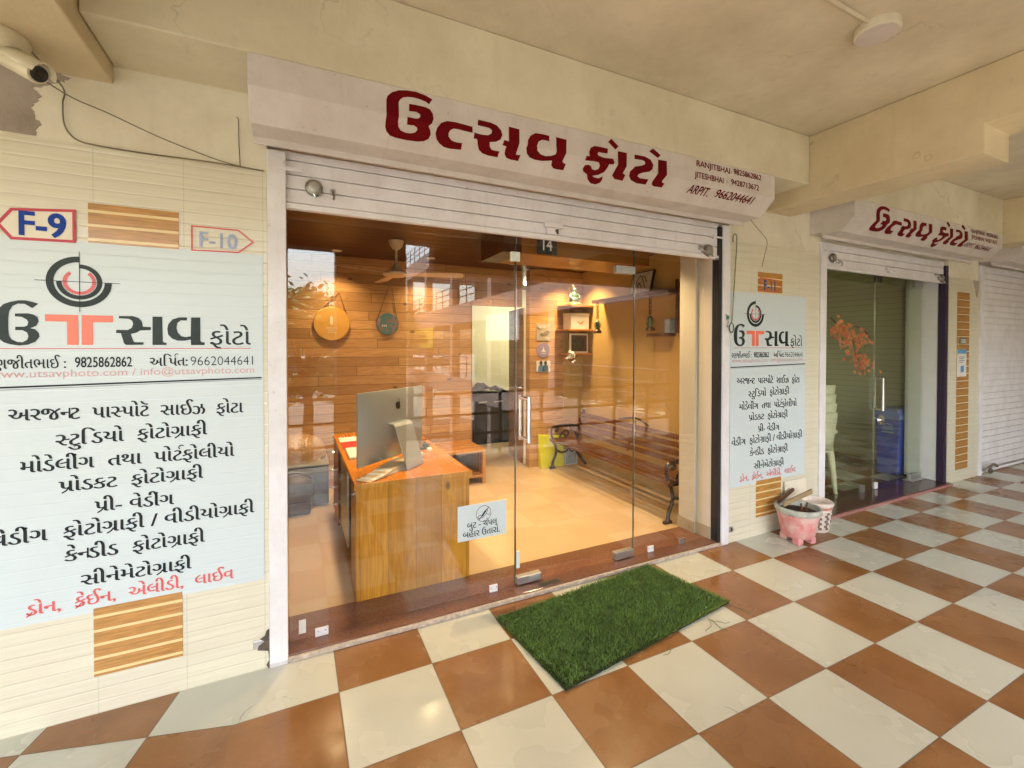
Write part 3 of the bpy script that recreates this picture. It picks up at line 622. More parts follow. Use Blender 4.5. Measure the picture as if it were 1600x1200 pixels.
# ---------------------------------------------------------------- rolling shutters
def shutter(x0, x1, z0, z1, label, hood_part=True, pitch=.068, full=False):
    t = thing('rolling_shutter', ((x0+x1)/2, .03, z0), label, 'shutter')
    prof = []; z = z0+.034 if not full else z0+.05
    top = z1; pts = [(.022, z)]
    first = True
    while z < top-.01:
        h = (.068 if first and not full else pitch); first = False
        ze = min(z+h, top)
        pts += [(.019, z+.001), (.019, ze-.006), (.034, ze-.005), (.034, ze)]
        z = ze
    poly = pts+[(.040, top), (.040, pts[0][1])]
    b = MB(); b.prism(poly, x0-.02, x1+.02, 'x'); b.build('slats', P['white_steel'], t)
    MB().prism([(.038, z0), (.006, z0+.002), (.004, z0+.028), (.016, z0+.032), (.038, z0+.034)], x0-.01, x1+.04, 'x').build('bottom_bar', P['white_steel'], t, bevel=.003)
    return t
def channel(t, x0, x1, zt, label=None):
    return MB().box(x0, x1, -.012, .05, .0, zt).build('guide_channel', P['white_steel'], t, bevel=.003)
s1 = shutter(-.20, 2.735, 2.190, 2.47, 'half raised white shutter over the open shop with the wooden interior')
channel(s1, -.284, -.205, 2.452)
channel(s1, 2.772, 2.850, 2.452)
MB().box(2.738, 2.771, .0, .06, .0, 2.44).build('dark_gap', P['black'], s1)
MB().box(-.265, -.135, -.020, -.012, 2.362, 2.380).box(-.265, -.205, -.0195, -.012, 2.35, 2.362).build('latch', P['white_steel'], s1, bevel=.002)
MB().box(2.66, 2.79, -.020, -.012, 2.345, 2.356).box(2.655, 2.668, -.022, -.010, 2.335, 2.362).build('latch', P['white_steel'], s1, bevel=.002)
MB().box(1.21, 1.34, -.016, .010, 2.262, 2.290).box(1.23, 1.32, .0, .014, 2.222, 2.262).build('pull_handle', P['white_steel'], s1, bevel=.004)
MB().cyl((1.30, -.012, 2.246), (1.30, .01, 2.246), .009, 10).box(1.30, 1.312, -.006, .008, 2.226, 2.25).build('lock_hasp', P['rust'], s1)
MB().box(2.70, 2.80, .002, .014, 2.188, 2.200).build('locking_bolt', P['steel'], s1, bevel=.002)
def padlock(x, z, r, label, y=.012):
    t = thing('padlock', (x, y-.015, z-r), label, 'padlock')
    MB().lathe((x, y, z), [(r*.55, -.024), (r*.9, -.021), (r, -.014), (r, -.003), (r*.9, .004), (.001, .005)], 28, 'y').build('body', P['dark_steel'], t, True)
    MB().lathe((x, y-.026, z), [(r*.62, .002), (r*.62, -.002), (r*.5, -.003), (.001, -.003)], 24, 'y').build('face_plate', P['steel'], t, True)
    MB().tube([(x+r*.55, y-.016, z-r*.35), (x+r*.75, y-.020, z-r*.9), (x+r*.2, y-.020, z-r*1.15), (x-r*.1, y-.016, z-r*.6)], .0055, 8).build('shackle', P['chrome'], t, True)
padlock(-.083, 2.304, .040, 'round padlock on the left end of the half raised shutter')
padlock(2.625, 2.247, .046, 'large round padlock at the right end of the half raised shutter')
def staple(x, z, label, y=.012):
    t = thing('lock_staple', (x, y, z), label, 'lock staple')
    MB().tube([(x, y+.006, z), (x, y-.022, z), (x+.004, y-.026, z-.03), (x+.002, y-.014, z-.036)], .006, 8).build('loop', P['dark_steel'], t, True)
    MB().box(x-.012, x+.012, y-.006, y+.004, z-.014, z+.018).build('plate', P['steel'], t, bevel=.002)
staple(.005, 2.295, 'small key loop beside the left round padlock')
staple(2.548, 2.265, 'bent lock loop beside the large right padlock')
t = thing('hook_bracket', (-.34, -.01, .12), 'broken rusty hook plate low on the tiled wall edge', 'bracket')
MB().box(-.352, -.288, -.008, .0, .105, .142).build('plate', P['steel'], t, bevel=.002)
m = MB(); m.prism([(-.335, .10), (-.29, .085), (-.286, .04), (-.298, .02), (-.288, .0), (-.284, .0), (-.284, .19), (-.296, .185), (-.304, .16), (-.325, .15), (-.305, .135), (-.33, .118)], -.0095, -.0082, 'y'); m.build('rust_stain', P['rust'], t)
t = thing('hook_bracket', (2.885, -.01, .09), 'small square steel lock plate low on the right pillar edge', 'bracket')
MB().box(2.868, 2.905, -.008, .0, .085, .125).build('plate', P['steel'], t, bevel=.002); MB().box(2.878, 2.895, -.0095, -.0085, .097, .113).build('hole', P['black'], t)
# granite sill
sill = thing('granite_sill', (1.27, .17, 0), 'polished red brown granite sill across the open shop front', 'door sill')
MB().box(-.285, 2.80, .006, .352, .0, .030).build('slab', P['granite'], sill, bevel=.003)
MB().box(-.285, 2.795, -.012, .006, .0, .024).build('worn_edge', P['granite_lip'], sill, bevel=.004)
m = MB().box(1.19, 1.36, .012, .066, .0302, .0325); m.build('drain_frame', P['rust'], sill); MB().box(1.205, 1.345, .02, .058, .0326, .0335).build('drain_hole', P['black'], sill)
# ---------------------------------------------------------------- glass front of the open shop
gf = thing('glass_front', (1.27, .11, .03), 'frameless glass shop front panes on the red granite sill', 'glass front')
MB().box(-.20, 1.066, .106, .114, .034, 2.40).build('pane', P['glass'], gf)
MB().box(2.016, 2.70, .106, .114, .034, 2.40).build('pane', P['glass'], gf)
MB().box(1.0662, 1.0692, .1055, .1145, .034, 2.40).build('pane_edge', P['glass_edge'], gf)
MB().box(2.0128, 2.0158, .1055, .1145, .034, 2.40).build('pane_edge', P['chrome'], gf)
for x, mt in ((-.05, P['white_steel']), (.918, P['white_steel']), (2.167, P['white_steel']), (2.478, P['steel'])):
    w_ = .032 if x < 0 else .026
    MB().box(x-w_, x+w_, .094, .1055, .030, .072).build('floor_clip', mt, gf, bevel=.002)
    [MB().cyl((x+dx, .0925, .058), (x+dx, .0945, .058), .003, 8).build('screw', P['rust'], gf) for dx in (-.018, .018)]
t = thing('paper_tag', (-.14, .1, .06), 'narrow white paper tag stuck low on the glass beside the left channel', 'tag'); MB().box(-.158, -.125, .1035, .1055, .062, .132).build('tag_sheet', P['paper'], t)
gd = thing('glass_door', (1.54, .11, .03), 'frameless glass shop door with long steel pull handle', 'door')
MB().box(1.074, 2.008, .106, .114, .044, 2.34).build('pane', P['glass'], gd)
MB().box(1.0712, 1.0738, .1055, .1145, .044, 2.34).build('pane_edge', P['chrome'], gd)
MB().box(2.0082, 2.0108, .1055, .1145, .044, 2.34).build('pane_edge', P['glass_edge'], gd)
MB().box(1.078, 1.248, .088, .132, .036, .082).build('patch_fitting', P['steel'], gd, bevel=.003)
MB().box(1.160, 1.235, .0855, .0885, .044, .074).build('patch_cover', P['alu'], gd, bevel=.002)
MB().box(1.842, 2.004, .088, .132, .034, .086).build('patch_fitting', P['steel'], gd, bevel=.003)
MB().box(1.842, 2.004, .088, .132, 2.040, 2.092).build('patch_fitting', P['alu'], gd, bevel=.003)
for y in (.050, .172):
    MB().tube([(1.135, .108, 1.20), (1.135, y, 1.20), (1.135, y, 1.215), (1.135, y, .93), (1.135, y, .945), (1.135, .108, .945)], .0125, 12).build('pull_handle', P['chrome'], gd, True)
MB().box(1.128, 1.142, .0865, .1065, 1.195, 1.21).box(1.128, 1.142, .0865, .1065, .938, .953).build('handle_stand', P['chrome'], gd, bevel=.001)
MB().box(1.077, 1.100, .104, .116, .135, .24).build('edge_label', plain('frosted sticker', (.55, .62, .58), .4), gd)
MB().box(1.035, 1.098, .098, .122, 2.055, 2.115).build('pane_clamp', plain('clear clamp', (.62, .66, .58), .25), gf, bevel=.004)
t = thing('no_shoes_notice', (.85, .1, .37), 'white notice with crossed shoe symbol on the shop glass', 'notice')
MB().box(.690, 1.004, .1015, .1055, .372, .582).build('sheet', P['flex'], t)
at = facing(.1000); k = MB(); v, f = ring(.853, .519, .046, .049, 0, 360, 40); k.add([at(*p) for p in v], f)
v, f = stroke([(.822, .485), (.886, .553)], .005); k.add([at(*p) for p in v], f); k.build('ban_symbol', plain('maroon print', (.13, .02, .04), .5), t, fix=False)
at = facing(.0994); k = MB()
for s in ([(.815, .502), (.83, .512), (.845, .508), (.862, .53), (.873, .545), (.880, .536), (.868, .515)], [(.815, .502), (.822, .494), (.85, .497), (.868, .515), (.890, .509), (.894, .519)]):
    v, f = stroke(s, .0035); k.add([at(*p) for p in v], f)
v, f = stroke([(.842, .505), (.866, .535)], .011); k.add([at(*p) for p in v], f)
k.build('shoe_drawing', P['ink'], t, fix=False)
k = MB(); write(k, 'બુટ - ચંપલ', .748, .942, .443, .034, facing(.0998), dx=.02); write(k, 'બહાર ઉતારો.', .722, .960, .391, .034, facing(.0998), dx=.02); k.build('notice_lettering', P['ink'], t, fix=False)
t = thing('number_sign_board', (1.28, .2, 2.16), 'small black plate with white digits hanging behind the shutter edge', 'sign')
MB().box(1.235, 1.385, .128, .142, 2.125, 2.26).build('plate', P['black'], t, bevel=.006)
k = MB(); write(k, '14', 1.275, 1.345, 2.150, .075, facing(.1268), unit=.69, dx=.02, dy=.01); k.build('digits', P['paper'], t, fix=False)
# ---------------------------------------------------------------- shell of the shop
tag(MB().box(-.70, -.60, .10, 4.6, .012, 2.52).build('side_wall', P['mustard']), 'mustard side wall inside the open shop behind the left jamb', 'wall')
ww = thing('plank_wall', (.6, 2.8, 0), 'pine plank wall with two hanging round plaques', 'wall')
MB().box(-.60, 1.762, 2.75, 2.83, .012, 2.49).build('planks', P['panel_wood'], ww)
MB().box(1.762, 2.462, 2.752, 2.83, 2.03, 2.49).build('door_header', P['panel_wood'], ww)
MB().box(1.7625, 1.775, 2.744, 2.84, .012, 2.03).build('door_jamb', P['cabinet_wood'], ww)
pw = thing('plank_wall', (2.86, 2.55, 0), 'narrow pine plank wall behind the garden bench with posters', 'wall')
MB().box(2.462, 3.25, 2.55, 2.65, .012, 2.49).build('planks', P['panel_wood'], pw)
MB().box(2.95, 3.25, 2.543, 2.549, .60, 2.05).build('painted_strip', P['mustard'], pw)
tag(MB().box(3.25, 3.35, .36, 2.55, .012, 2.52).build('side_wall', P['mustard']), 'mustard painted side wall behind the garden bench', 'wall')
rv = thing('door_reveal', (2.78, .2, 0), 'cream plastered reveal at the right end of the glass front', 'wall')
MB().box(2.738, 3.25, .062, .20, .03, 2.52).build('outer_return', P['cream_wall'], rv, bevel=.004)
MB().box(2.715, 3.25, .20, .365, .03, 2.52).build('inner_return', P['cream_wall'], rv, bevel=.004)
MB().box(2.728, 2.738, .058, .20, .03, .125).box(2.705, 2.715, .198, .37, .03, .125).build('skirting', plain('grey brown skirting tile', (.34, .28, .20), .3), rv, bevel=.002)
tag(MB().box(-.60, -.205, .062, .20, .03, 2.52).build('door_reveal', P['cream_wall']), 'cream reveal wall hidden behind the left white channel', 'wall')
ic = MB().box(-.70, 3.35, .062, 4.6, 2.492, 2.60).build('shop_ceiling', P['ceil_wood']); tag(ic, kind='structure')
tag(MB().box(-.70, 4.2, 4.5, 4.6, .012, 2.49).build('back_wall', P['pale_wall']), 'pale yellow wall of the room behind the wooden shop', 'wall')
tag(MB().box(4.1, 4.2, 2.66, 4.5, .012, 2.49).build('side_wall', P['pale_wall']), 'pale yellow side wall of the back room', 'wall')
bf = MB().quad((3.4, 2.66, .012), (4.2, 2.66, .012), (4.2, 4.6, .012), (3.4, 4.6, .012)).build('shop_floor', P['shop_floor']); tag(bf, kind='structure')
bc = MB().box(3.35, 4.2, 2.66, 4.6, 2.492, 2.6).build('shop_ceiling', P['ceil_wood']); tag(bc, kind='structure')
bk = thing('ceiling_bulkhead', (2.2, 1.1, 2.3), 'boxed orange veneer bulkhead under the shop ceiling', 'bulkhead')
MB().box(1.545, 2.93, .96, 1.45, 2.305, 2.491).build('box', P['beam_wood'], bk, bevel=.003)
MB().box(1.372, 1.544, .96, 1.45, 2.305, 2.491).build('dark_end', P['brown_wood'], bk, bevel=.003)
# lit downlights; the front row is added, unseen, to even out the light
P['lamp_on'] = emit('lit lamp face', (1, .82, .55), 30)
for i, (x, y, l) in enumerate(((.216, 2.44, 'leftmost lit recessed downlight near the plank wall'), (1.174, 2.42, 'lit recessed downlight between the ceiling fan and the glass door seam'), (2.117, 2.31, 'lit recessed downlight seen beside the clear pane clamp'), (2.93, 2.22, 'rightmost lit recessed downlight above the wall shelves'), (.3, .98, 'lit recessed downlight hidden behind the raised shutter above the desk'), (1.10, .98, 'lit recessed downlight hidden behind the raised shutter above the shop floor'), (2.30, .62, 'lit recessed downlight hidden behind the raised shutter near the bench'))):
    t = thing('downlight', (x, y, 2.49), l, 'ceiling light', 'recessed downlights in the shop ceiling')
    MB().lathe((x, y, 2.484), [(.033, .006), (.048, .006), (.05, .001), (.047, -.003), (.034, -.001)], 24).build('bezel', P['paper'], t, True)
    MB().lathe((x, y, 2.4865), [(.032, .002), (.032, -.002), (.001, -.0025)], 20).build('lamp_face', P['lamp_on'], t)
    L = bpy.data.lights.new('downlight_lamp', 'AREA'); L.shape = 'DISK'; L.size = .12; L.energy = LAMP_W*((.9 if x > 2.5 else .42) if y > 2 else 1.0); L.color = (1, .69, .36); L.spread = R(112)
    o = bpy.data.objects.new('downlight_lamp', L); COL.objects.link(o); o.location = (0, 0, -.022); o.parent = t
# ceiling fan
cf = thing('ceiling_fan', (.67, 1.77, 2.18), 'ivory ceiling fan with three still blades', 'ceiling fan')
fx, fy = .67, 1.77
MB().lathe((fx, fy, 2.49), [(.07, 0), (.07, -.008), (.055, -.05), (.022, -.085), (.012, -.088)], 24).build('canopy', P['fan'], cf, True)
MB().cyl((fx, fy, 2.44), (fx, fy, 2.27), .011, 12).build('rod', P['fan'], cf, True)
MB().lathe((fx, fy, 2.16), [(.02, .125), (.028, .12), (.04, .085), (.072, .05), (.112, .042), (.120, .03), (.112, .012), (.06, 0)], 28).build('motor', P['fan'], cf, True)
for a in (203, 344, 94):
    ca, sa = math.cos(R(a)), math.sin(R(a))
    m = MB(); pts = [(.10, -.03), (.17, -.045), (.56, -.062), (.60, -.05), (.615, 0), (.60, .05), (.56, .062), (.17, .045), (.10, .03)]
    v = []
    for zz in (0, .005): v += [(fx+r_*ca-s_*sa, fy+r_*sa+s_*ca, 2.185+zz-s_*.18) for r_, s_ in pts]
    n_ = len(pts); m.add(v, [tuple(range(n_)), tuple(range(2*n_-1, n_-1, -1))]+[(i, n_+i, n_+(i+1) % n_, (i+1) % n_) for i in range(n_)])
    m.build('blade', P['fan'], cf)
# ---------------------------------------------------------------- furniture
dk = thing('desk', (.5, 1.2, 0), 'pine reception desk with vertical planks and an orange varnished top', 'desk')
MB().box(.148, .850, .340, .375, .012, .690).build('front_panel', P['desk_wood'], dk, bevel=.002)
MB().box(.822, .850, .376, 2.0, .012, .690).build('side_panel', P['desk_side'], dk, bevel=.002)
MB().box(.150, .185, .376, .62, .012, .690).build('side_panel', P['desk_side'], dk, bevel=.002)
MB().box(.140, .860, .330, 2.02, .692, .722).build('top', P['top_wood'], dk, bevel=.003)
MB().box(.135, .865, .322, .3295, .690, .724).build('edge_trim', P['desk_wood'], dk, bevel=.002)
dr = MB().box(.145, .60, 1.50, 2.0, .06, .685).build('drawer_unit', P['desk_side'], dk, bevel=.002)
for z in (.16, .31, .46, .61): MB().cyl((.147, 1.75, z), (.118, 1.75, z), .012, 10).build('knob', P['chrome'], dr, True)
MB().box(.160, .172, .95, 1.45, .10, .675).build('modesty_sheet', P['alu'], dk)
MB().box(.15, .21, .63, .94, .012, .05).build('foot_rail', P['desk_side'], dk)
MB().cyl((.135, .43, .64), (.149, .43, .64), .009, 10).build('hinge_knob', P['chrome'], dk, True)
# desktop computer, back towards the walkway
mo = thing('desktop_computer', (.47, .62, .722), 'silver all in one desktop computer seen from behind', 'computer')
A0, A1 = Vector((.172, .492, 0)), Vector((.680, .912, 0)); tx = (A1-A0).normalized(); nx = Vector((tx.y, -tx.x, 0))
def mp(u, d, z): p = A0+tx*u+nx*d; return (p.x, p.y, z)
WD = (A1-A0).length; body = MB(); nu = 14; nz = 10; vs_ = []; z0, z1 = .775, 1.235
for i in range(nu+1):
    for j in range(nz+1):
        u, v = i/nu, j/nz; d = .008+.034*(1-(2*u-1)**4)*(1-(2*v-1)**4); vs_.append(mp(u*WD, d, z0+(z1-z0)*v))
fs_ = [(i*(nz+1)+j, (i+1)*(nz+1)+j, (i+1)*(nz+1)+j+1, i*(nz+1)+j+1) for i in range(nu) for j in range(nz)]
body.add(vs_, fs_); ed = [mp(0, -.004, z0), mp(WD, -.004, z0), mp(WD, -.004, z1), mp(0, -.004, z1), mp(0, .008, z0), mp(WD, .008, z0), mp(WD, .008, z1), mp(0, .008, z1)]
body.add(ed, [(0, 1, 5, 4), (1, 2, 6, 5), (2, 3, 7, 6), (3, 0, 4, 7)]); body.build('rear_shell', P['alu'], mo, True)
MB().add([mp(.002, -.0045, z0+.002), mp(WD-.002, -.0045, z0+.002), mp(WD-.002, -.0045, z1-.002), mp(.002, -.0045, z1-.002)], [(0, 1, 2, 3)]).build('screen', P['black'], mo)
st = MB(); cu = WD/2; path = [(.044, 1.015), (.080, 1.012), (.096, .995), (.185, .745), (.188, .732), (.180, .7265), (-.010, .7262)]; hw = .09
for i in range(len(path)-1):
    pass
outl = path+[(-.010, .7235), (.184, .7235), (.194, .730), (.191, .748), (.102, 1.000), (.083, 1.019), (.044, 1.022)]
n_ = len(outl); v = [mp(cu-hw, d, z) for d, z in outl]+[mp(cu+hw, d, z) for d, z in outl]
st.add(v, [tuple(range(n_)), tuple(range(2*n_-1, n_-1, -1))]+[(i, n_+i, n_+(i+1) % n_, (i+1) % n_) for i in range(n_)]); st.build('stand', P['alu'], mo, bevel=.001)
ap = [(0, .012), (.008, .020), (.018, .018), (.023, .011), (.017, .004), (.017, -.006), (.024, -.013), (.018, -.026), (.010, -.033), (0, -.030), (-.010, -.033), (-.019, -.025), (-.025, -.010), (-.024, .006), (-.018, .016), (-.008, .020)]
lf = [(0, .024), (.004, .034), (.012, .040), (.011, .031), (.005, .025)]
m = MB()
for v, f in fill([ap, lf]): m.add([mp(cu+.01+p[0], .0436, 1.135+p[1]) for p in v], f)
m.build('emblem', P['black'], mo, fix=False)
MB().lathe(mp(.17, .040, .80), [(.008, -.002), (.008, .002), (.001, .003)], 16).build('power_button', P['paper'], mo)
stk = thing('paper_stack', (.4, .5, .722), 'fanned stack of buff cards and paper under the computer', 'papers')
for i in range(7):
    mt = Matrix.Translation((.37+.006*i, .52+.012*i, .7265+i*.0042)) @ Matrix.Rotation(R(40+2.5*i), 4, 'Z')
    MB().box(-.235+.02*i, .19, -.055, .055, -.0018, .0018, mt).build('card', P['cardboard' if i % 2 == 0 else 'paper'], stk)
kb = thing('keyboard', (.24, 1.05, .722), 'pale slim keyboard lying on the desk behind the computer', 'keyboard')
MB().box(.175, .30, .95, 1.30, .7225, .733).build('base', P['alu'], kb, bevel=.003)
m = MB(); [m.box(.182+.023*i, .201+.023*i, .956+.0226*j, .975+.0226*j, .7335, .7375) for i in range(5) for j in range(15)]; m.build('keys', P['paper'], kb)
rc = thing('folded_cloth', (.27, 1.48, .722), 'crumpled red cloth with a paper sheet on the desk', 'cloth')
m = MB(); n_ = 12
m.add([(.17+.2*i/n_, 1.36+.22*j/n_, .7265+.024*abs(math.sin(i*1.1+j*.7))*math.sin(math.pi*i/n_)*math.sin(math.pi*j/n_)) for i in range(n_+1) for j in range(n_+1)], [(i*(n_+1)+j, (i+1)*(n_+1)+j, (i+1)*(n_+1)+j+1, i*(n_+1)+j+1) for i in range(n_) for j in range(n_)])
m.build('cloth', P['red_cloth'], rc, True); MB().box(.17, .37, 1.60, 1.80, .7225, .7245).build('sheet', P['paper'], rc)
cb_ = thing('cable_bundle', (.72, 1.1, .722), 'black cables and white adapters tangled beside the computer', 'cables')
m = MB()
for k in range(5):
    random.seed(k); pts = [(.60+.05*i+random.uniform(-.03, .03), .93+.09*i*random.uniform(.6, 1.1)+.04*k-.06, .728+random.uniform(0, .03)) for i in range(5)]; m.tube(pts, .0045, 6)
m.build('cables', P['black'], cb_, True)
MB().box(.63, .67, .80, .84, .7225, .755).box(.74, .775, .95, .985, .7225, .75).build('adapters', P['paper'], cb_, bevel=.005); MB().box(.70, .78, 1.04, 1.12, .7225, .765).build('hub', P['black'], cb_, bevel=.008)
cab = thing('low_cabinet', (1.3, 2.47, 0), 'low open wooden shelf bench against the plank wall', 'cabinet')
MB().box(.88, 1.732, 2.197, 2.745, .362, .392).build('top', P['cabinet_wood'], cab, bevel=.003)
MB().box(1.694, 1.732, 2.199, 2.745, .012, .3615).build('side', P['cabinet_wood'], cab, bevel=.003); MB().box(.88, .918, 2.199, 2.745, .012, .3615).build('side', P['cabinet_wood'], cab, bevel=.003)
MB().box(.919, 1.6935, 2.203, 2.745, .085, .115).build('shelf', P['cabinet_wood'], cab, bevel=.003); MB().box(.919, 1.6935, 2.73, 2.745, .116, .3615).build('back', P['brown_wood'], cab)
rl = thing('rolled_papers', (1.55, 2.3, .115), 'white rolled papers on the low cabinet shelf', 'papers')
for k, (x, z) in enumerate(((1.40, .135), (1.445, .135), (1.42, .172), (1.49, .137))): MB().cyl((x, 2.16+.02*k, z), (x+.03, 2.62, z), .019, 12).build('roll', P['paper'], rl, True)
bx = thing('dark_cupboard', (-.05, 2.4, 0), 'low dark glossy cupboard behind the desk by the left jamb', 'cupboard')
MB().box(-.55, .118, 2.215, 2.74, .03, .395).build('carcass', P['dark_panel'], bx, bevel=.004); MB().box(-.555, .123, 2.205, 2.742, .3955, .412).build('top', P['alu'], bx, bevel=.003)
MB().box(-.54, .11, 2.2085, 2.2145, .04, .385).build('door_panel', P['dark_panel'], bx, bevel=.002)
ch = thing('leather_bag', (-.13, 2.1, .012), 'dark brown leather bag standing before the low dark cupboard', 'bag')
m = MB(); m.ball((-.19, 2.08, .235), .20, .10, .135, 20); m.build('body', P['leather'], ch, True); MB().tube([(-.19-.15*math.cos(a), 2.03, .33+.07*math.sin(a)) for a in [math.pi*i/10 for i in range(11)]], .012, 8).build('handle', P['leather'], ch, True)
MB().box(-.34, -.04, 2.0, 2.16, .012, .13).build('bottom', P['leather'], ch, bevel=.03)
# plastic wrapped parcel lying on the cupboard
pp = N('clear crinkled wrap'); nz_ = pp.noise(18, None, 3); pp.bump(nz_, .9, .02); pp.out((.42, .26, .14), .08, 0, .8)
wr = thing('wrapped_parcel', (-.1, 2.45, .412), 'crinkled shiny wrapped parcel on the low dark cupboard', 'parcel')
m = MB(); m.lathe((-.16, 2.5, .412), [(.25, .0), (.27, .05), (.25, .12), (.20, .20), (.12, .24), (.001, .25)], 26); o = m.build('wrap', pp.m, wr, True)
for v in o.data.vertices: v.co.x *= 1+.10*math.sin(v.co.z*60+v.co.y*30); v.co.y *= .8+.1*math.sin(v.co.x*40)
MB().box(-.37, .05, 2.36, 2.64, .4125, .43).build('base_card', P['cardboard'], wr)
# round plaques hung on cords
def plaque(x, z, r, mat, apex, label, deco):
    t = thing('hanging_plaque', (x, 2.74, z-r), label, 'plaque')
    MB().lathe((x, 2.728, z), [(r, .016), (r, -.004), (r*.97, -.008), (.001, -.008)], 40, 'y').build('disc', mat, t)
    MB().tube([(x-r*.85, 2.735, z+r*.5), (apex[0], 2.738, apex[1]), (x+r*.85, 2.735, z+r*.5)], .004, 6).build('cord', P['brown_wood'], t)
    at = facing(2.7185); k = MB(); deco(k, at); k.build('decoration', P['deco'], t, fix=False)
P['deco'] = plain('pale print', (.72, .62, .45), .5); P['photo'] = None
def dec1(k, at):
    k.add([at(.183+.012*math.sin(a)*(1+.6*(i % 2)), 1.80+.05*math.cos(a)) for i, a in enumerate([math.pi*2*j/16 for j in range(16)])], [tuple(range(16))])
    for i, l in enumerate((.10, .07, .08)): k.add([at(.183-l/2, 1.715-.022*i), at(.183+l/2, 1.715-.022*i), at(.183+l/2, 1.722-.022*i), at(.183-l/2, 1.722-.022*i)], [(0, 1, 2, 3)])
plaque(.186, 1.765, .180, P['amber'], (.26, 2.10), 'large round amber plaque hung on a cord', dec1)
ph = N('printed photo disc'); v3 = ph.n('TexVoronoi'); v3.inputs['Scale'].default_value = 7; cr = ph.n('ValToRGB'); ph.t.links.new(ph.xyz(v3.outputs['Color'])[0], cr.inputs[0])
cr.color_ramp.elements[0].color = (.07, .15, .16, 1); cr.color_ramp.elements[1].color = (.50, .25, .17, 1); e_ = cr.color_ramp.elements.new(.5); e_.color = (.20, .13, .13, 1); cr.color_ramp.interpolation = 'CONSTANT'; ph.out(cr.outputs[0], .4)
plaque(.765, 1.775, .122, ph.m, (.80, 2.26), 'small round photo plaque hung on a long cord', lambda k, at: [k.add([at(.70+.02*i, 1.745), at(.712+.02*i, 1.745), at(.708+.02*i, 1.775)], [(0, 1, 2)]) for i in range(3)])
# slatted garden bench
bn = thing('garden_bench', (2.92, 1.44, 0), 'long brown slatted garden bench with cast iron ends', 'bench')
def bez(p, n=24):
    out = []
    for k in range(len(p)-1):
        a, b = Vector(p[k]), Vector(p[k+1]); pa = Vector(p[max(0, k-1)]); pb = Vector(p[min(len(p)-1, k+2)])
        for i in range(6):
            t_ = i/6; t2, t3 = t_*t_, t_**3
            out.append(.5*((2*a)+(b-pa)*t_+(2*pa-5*a+4*b-pb)*t2+(3*a-pa-3*b+pb)*t3))
    return out+[Vector(p[-1])]
def bench_end(y):
    m = MB()
    m.tube(bez([(2.665, y, .022), (2.70, y, .03), (2.715, y, .10), (2.755, y, .20), (2.745, y, .30), (2.70, y, .36), (2.715, y, .40)]), [.020-.0002*i for i in range(37)], 10)
    m.tube(bez([(2.66, y, .022), (2.70, y, .018), (2.74, y, .022)]), .018, 10)
    m.tube(bez([(3.20, y, .020), (3.13, y, .10), (3.05, y, .22), (3.06, y, .34), (3.10, y, .46), (3.155, y, .62), (3.175, y, .72)]), .018, 10)
    m.tube([(2.71, y, .338), (3.08, y, .338)], .016, 8)
    m.tube(bez([(2.715, y, .36), (2.69, y, .43), (2.685, y, .49), (2.72, y, .525), (2.77, y, .515), (2.775, y, .48), (2.745, y, .475)]), .015, 8)
    m.tube(bez([(2.72, y, .525), (2.82, y, .535), (2.95, y, .535), (3.06, y, .515), (3.125, y, .53)]), .019, 8)
    m.tube(bez([(2.80, y, .38), (2.84, y, .44), (2.90, y, .47), (2.94, y, .43), (2.90, y, .40), (2.87, y, .43)]), .011, 8)
    m.tube(bez([(3.06, y, .39), (3.02, y, .45), (2.97, y, .48), (2.95, y, .53)]), .011, 8)
    m.tube(bez([(2.76, y, .24), (2.84, y, .20), (2.92, y, .22), (2.95, y, .29), (2.90, y, .31), (2.88, y, .27)]), .012, 8)
    m.tube(bez([(3.05, y, .24), (2.99, y, .20), (2.95, y, .24)]), .011, 8)
    m.build('end_frame', P['iron'], bn, True)
bench_end(.475); bench_end(2.40)
for k, (x, z) in enumerate(((2.705, .365), (2.775, .372), (2.845, .372), (2.915, .368), (2.985, .362))):
    MB().box(x-.028, x+.028, .44, 2.435, z-.013, z+.013).build('seat_slat', P['bench_wood'], bn, bevel=.004)
for k, (x, z) in enumerate(((3.075, .445), (3.098, .515), (3.125, .585), (3.152, .655))):
    mt = Matrix.Translation((x, 1.4375, z)) @ Matrix.Rotation(R(20), 4, 'Y')
    MB().box(-.011, .011, -.9975, .9975, -.026, .026, mt).build('back_slat', P['bench_wood'], bn, bevel=.004)
m = MB(); m.tube(bez([(3.075, 1.44, .40), (3.115, 1.44, .52), (3.165, 1.44, .66), (3.175, 1.44, .72)]), .012, 8); m.tube(bez([(3.15, 1.2, .70), (3.185, 1.44, .745), (3.15, 1.68, .70)]), .010, 8); m.build('middle_strap', P['iron'], bn, True)
yb = thing('shopping_bag', (2.70, 2.46, .012), 'lime yellow paper bag standing behind the bench leg', 'bag')
m = MB(); m.add([(2.53, 2.44, .44), (2.89, 2.44, .40), (2.90, 2.44, .012), (2.575, 2.44, .012), (2.53, 2.46, .44), (2.89, 2.46, .40), (2.92, 2.53, .012), (2.575, 2.53, .012)], [(0, 1, 2, 3), (4, 7, 6, 5), (0, 3, 7, 4), (1, 5, 6, 2), (3, 2, 6, 7), (0, 4, 5, 1)])
m.build('body', P['yellow'], yb, bevel=.006); MB().tube([(2.64, 2.436, .41), (2.66, 2.432, .33), (2.76, 2.432, .32), (2.78, 2.436, .40)], .004, 6).build('handle', P['yellow'], yb)
bb = thing('picture_card', (3.0, 2.48, .012), 'grey blue picture card leaning behind the bench', 'picture')
MB().box(2.93, 3.115, 2.465, 2.485, .012, .21).build('frame', P['paper'], bb); MB().box(2.942, 3.103, 2.462, 2.4645, .024, .198).build('picture', P['blue_box'], bb)
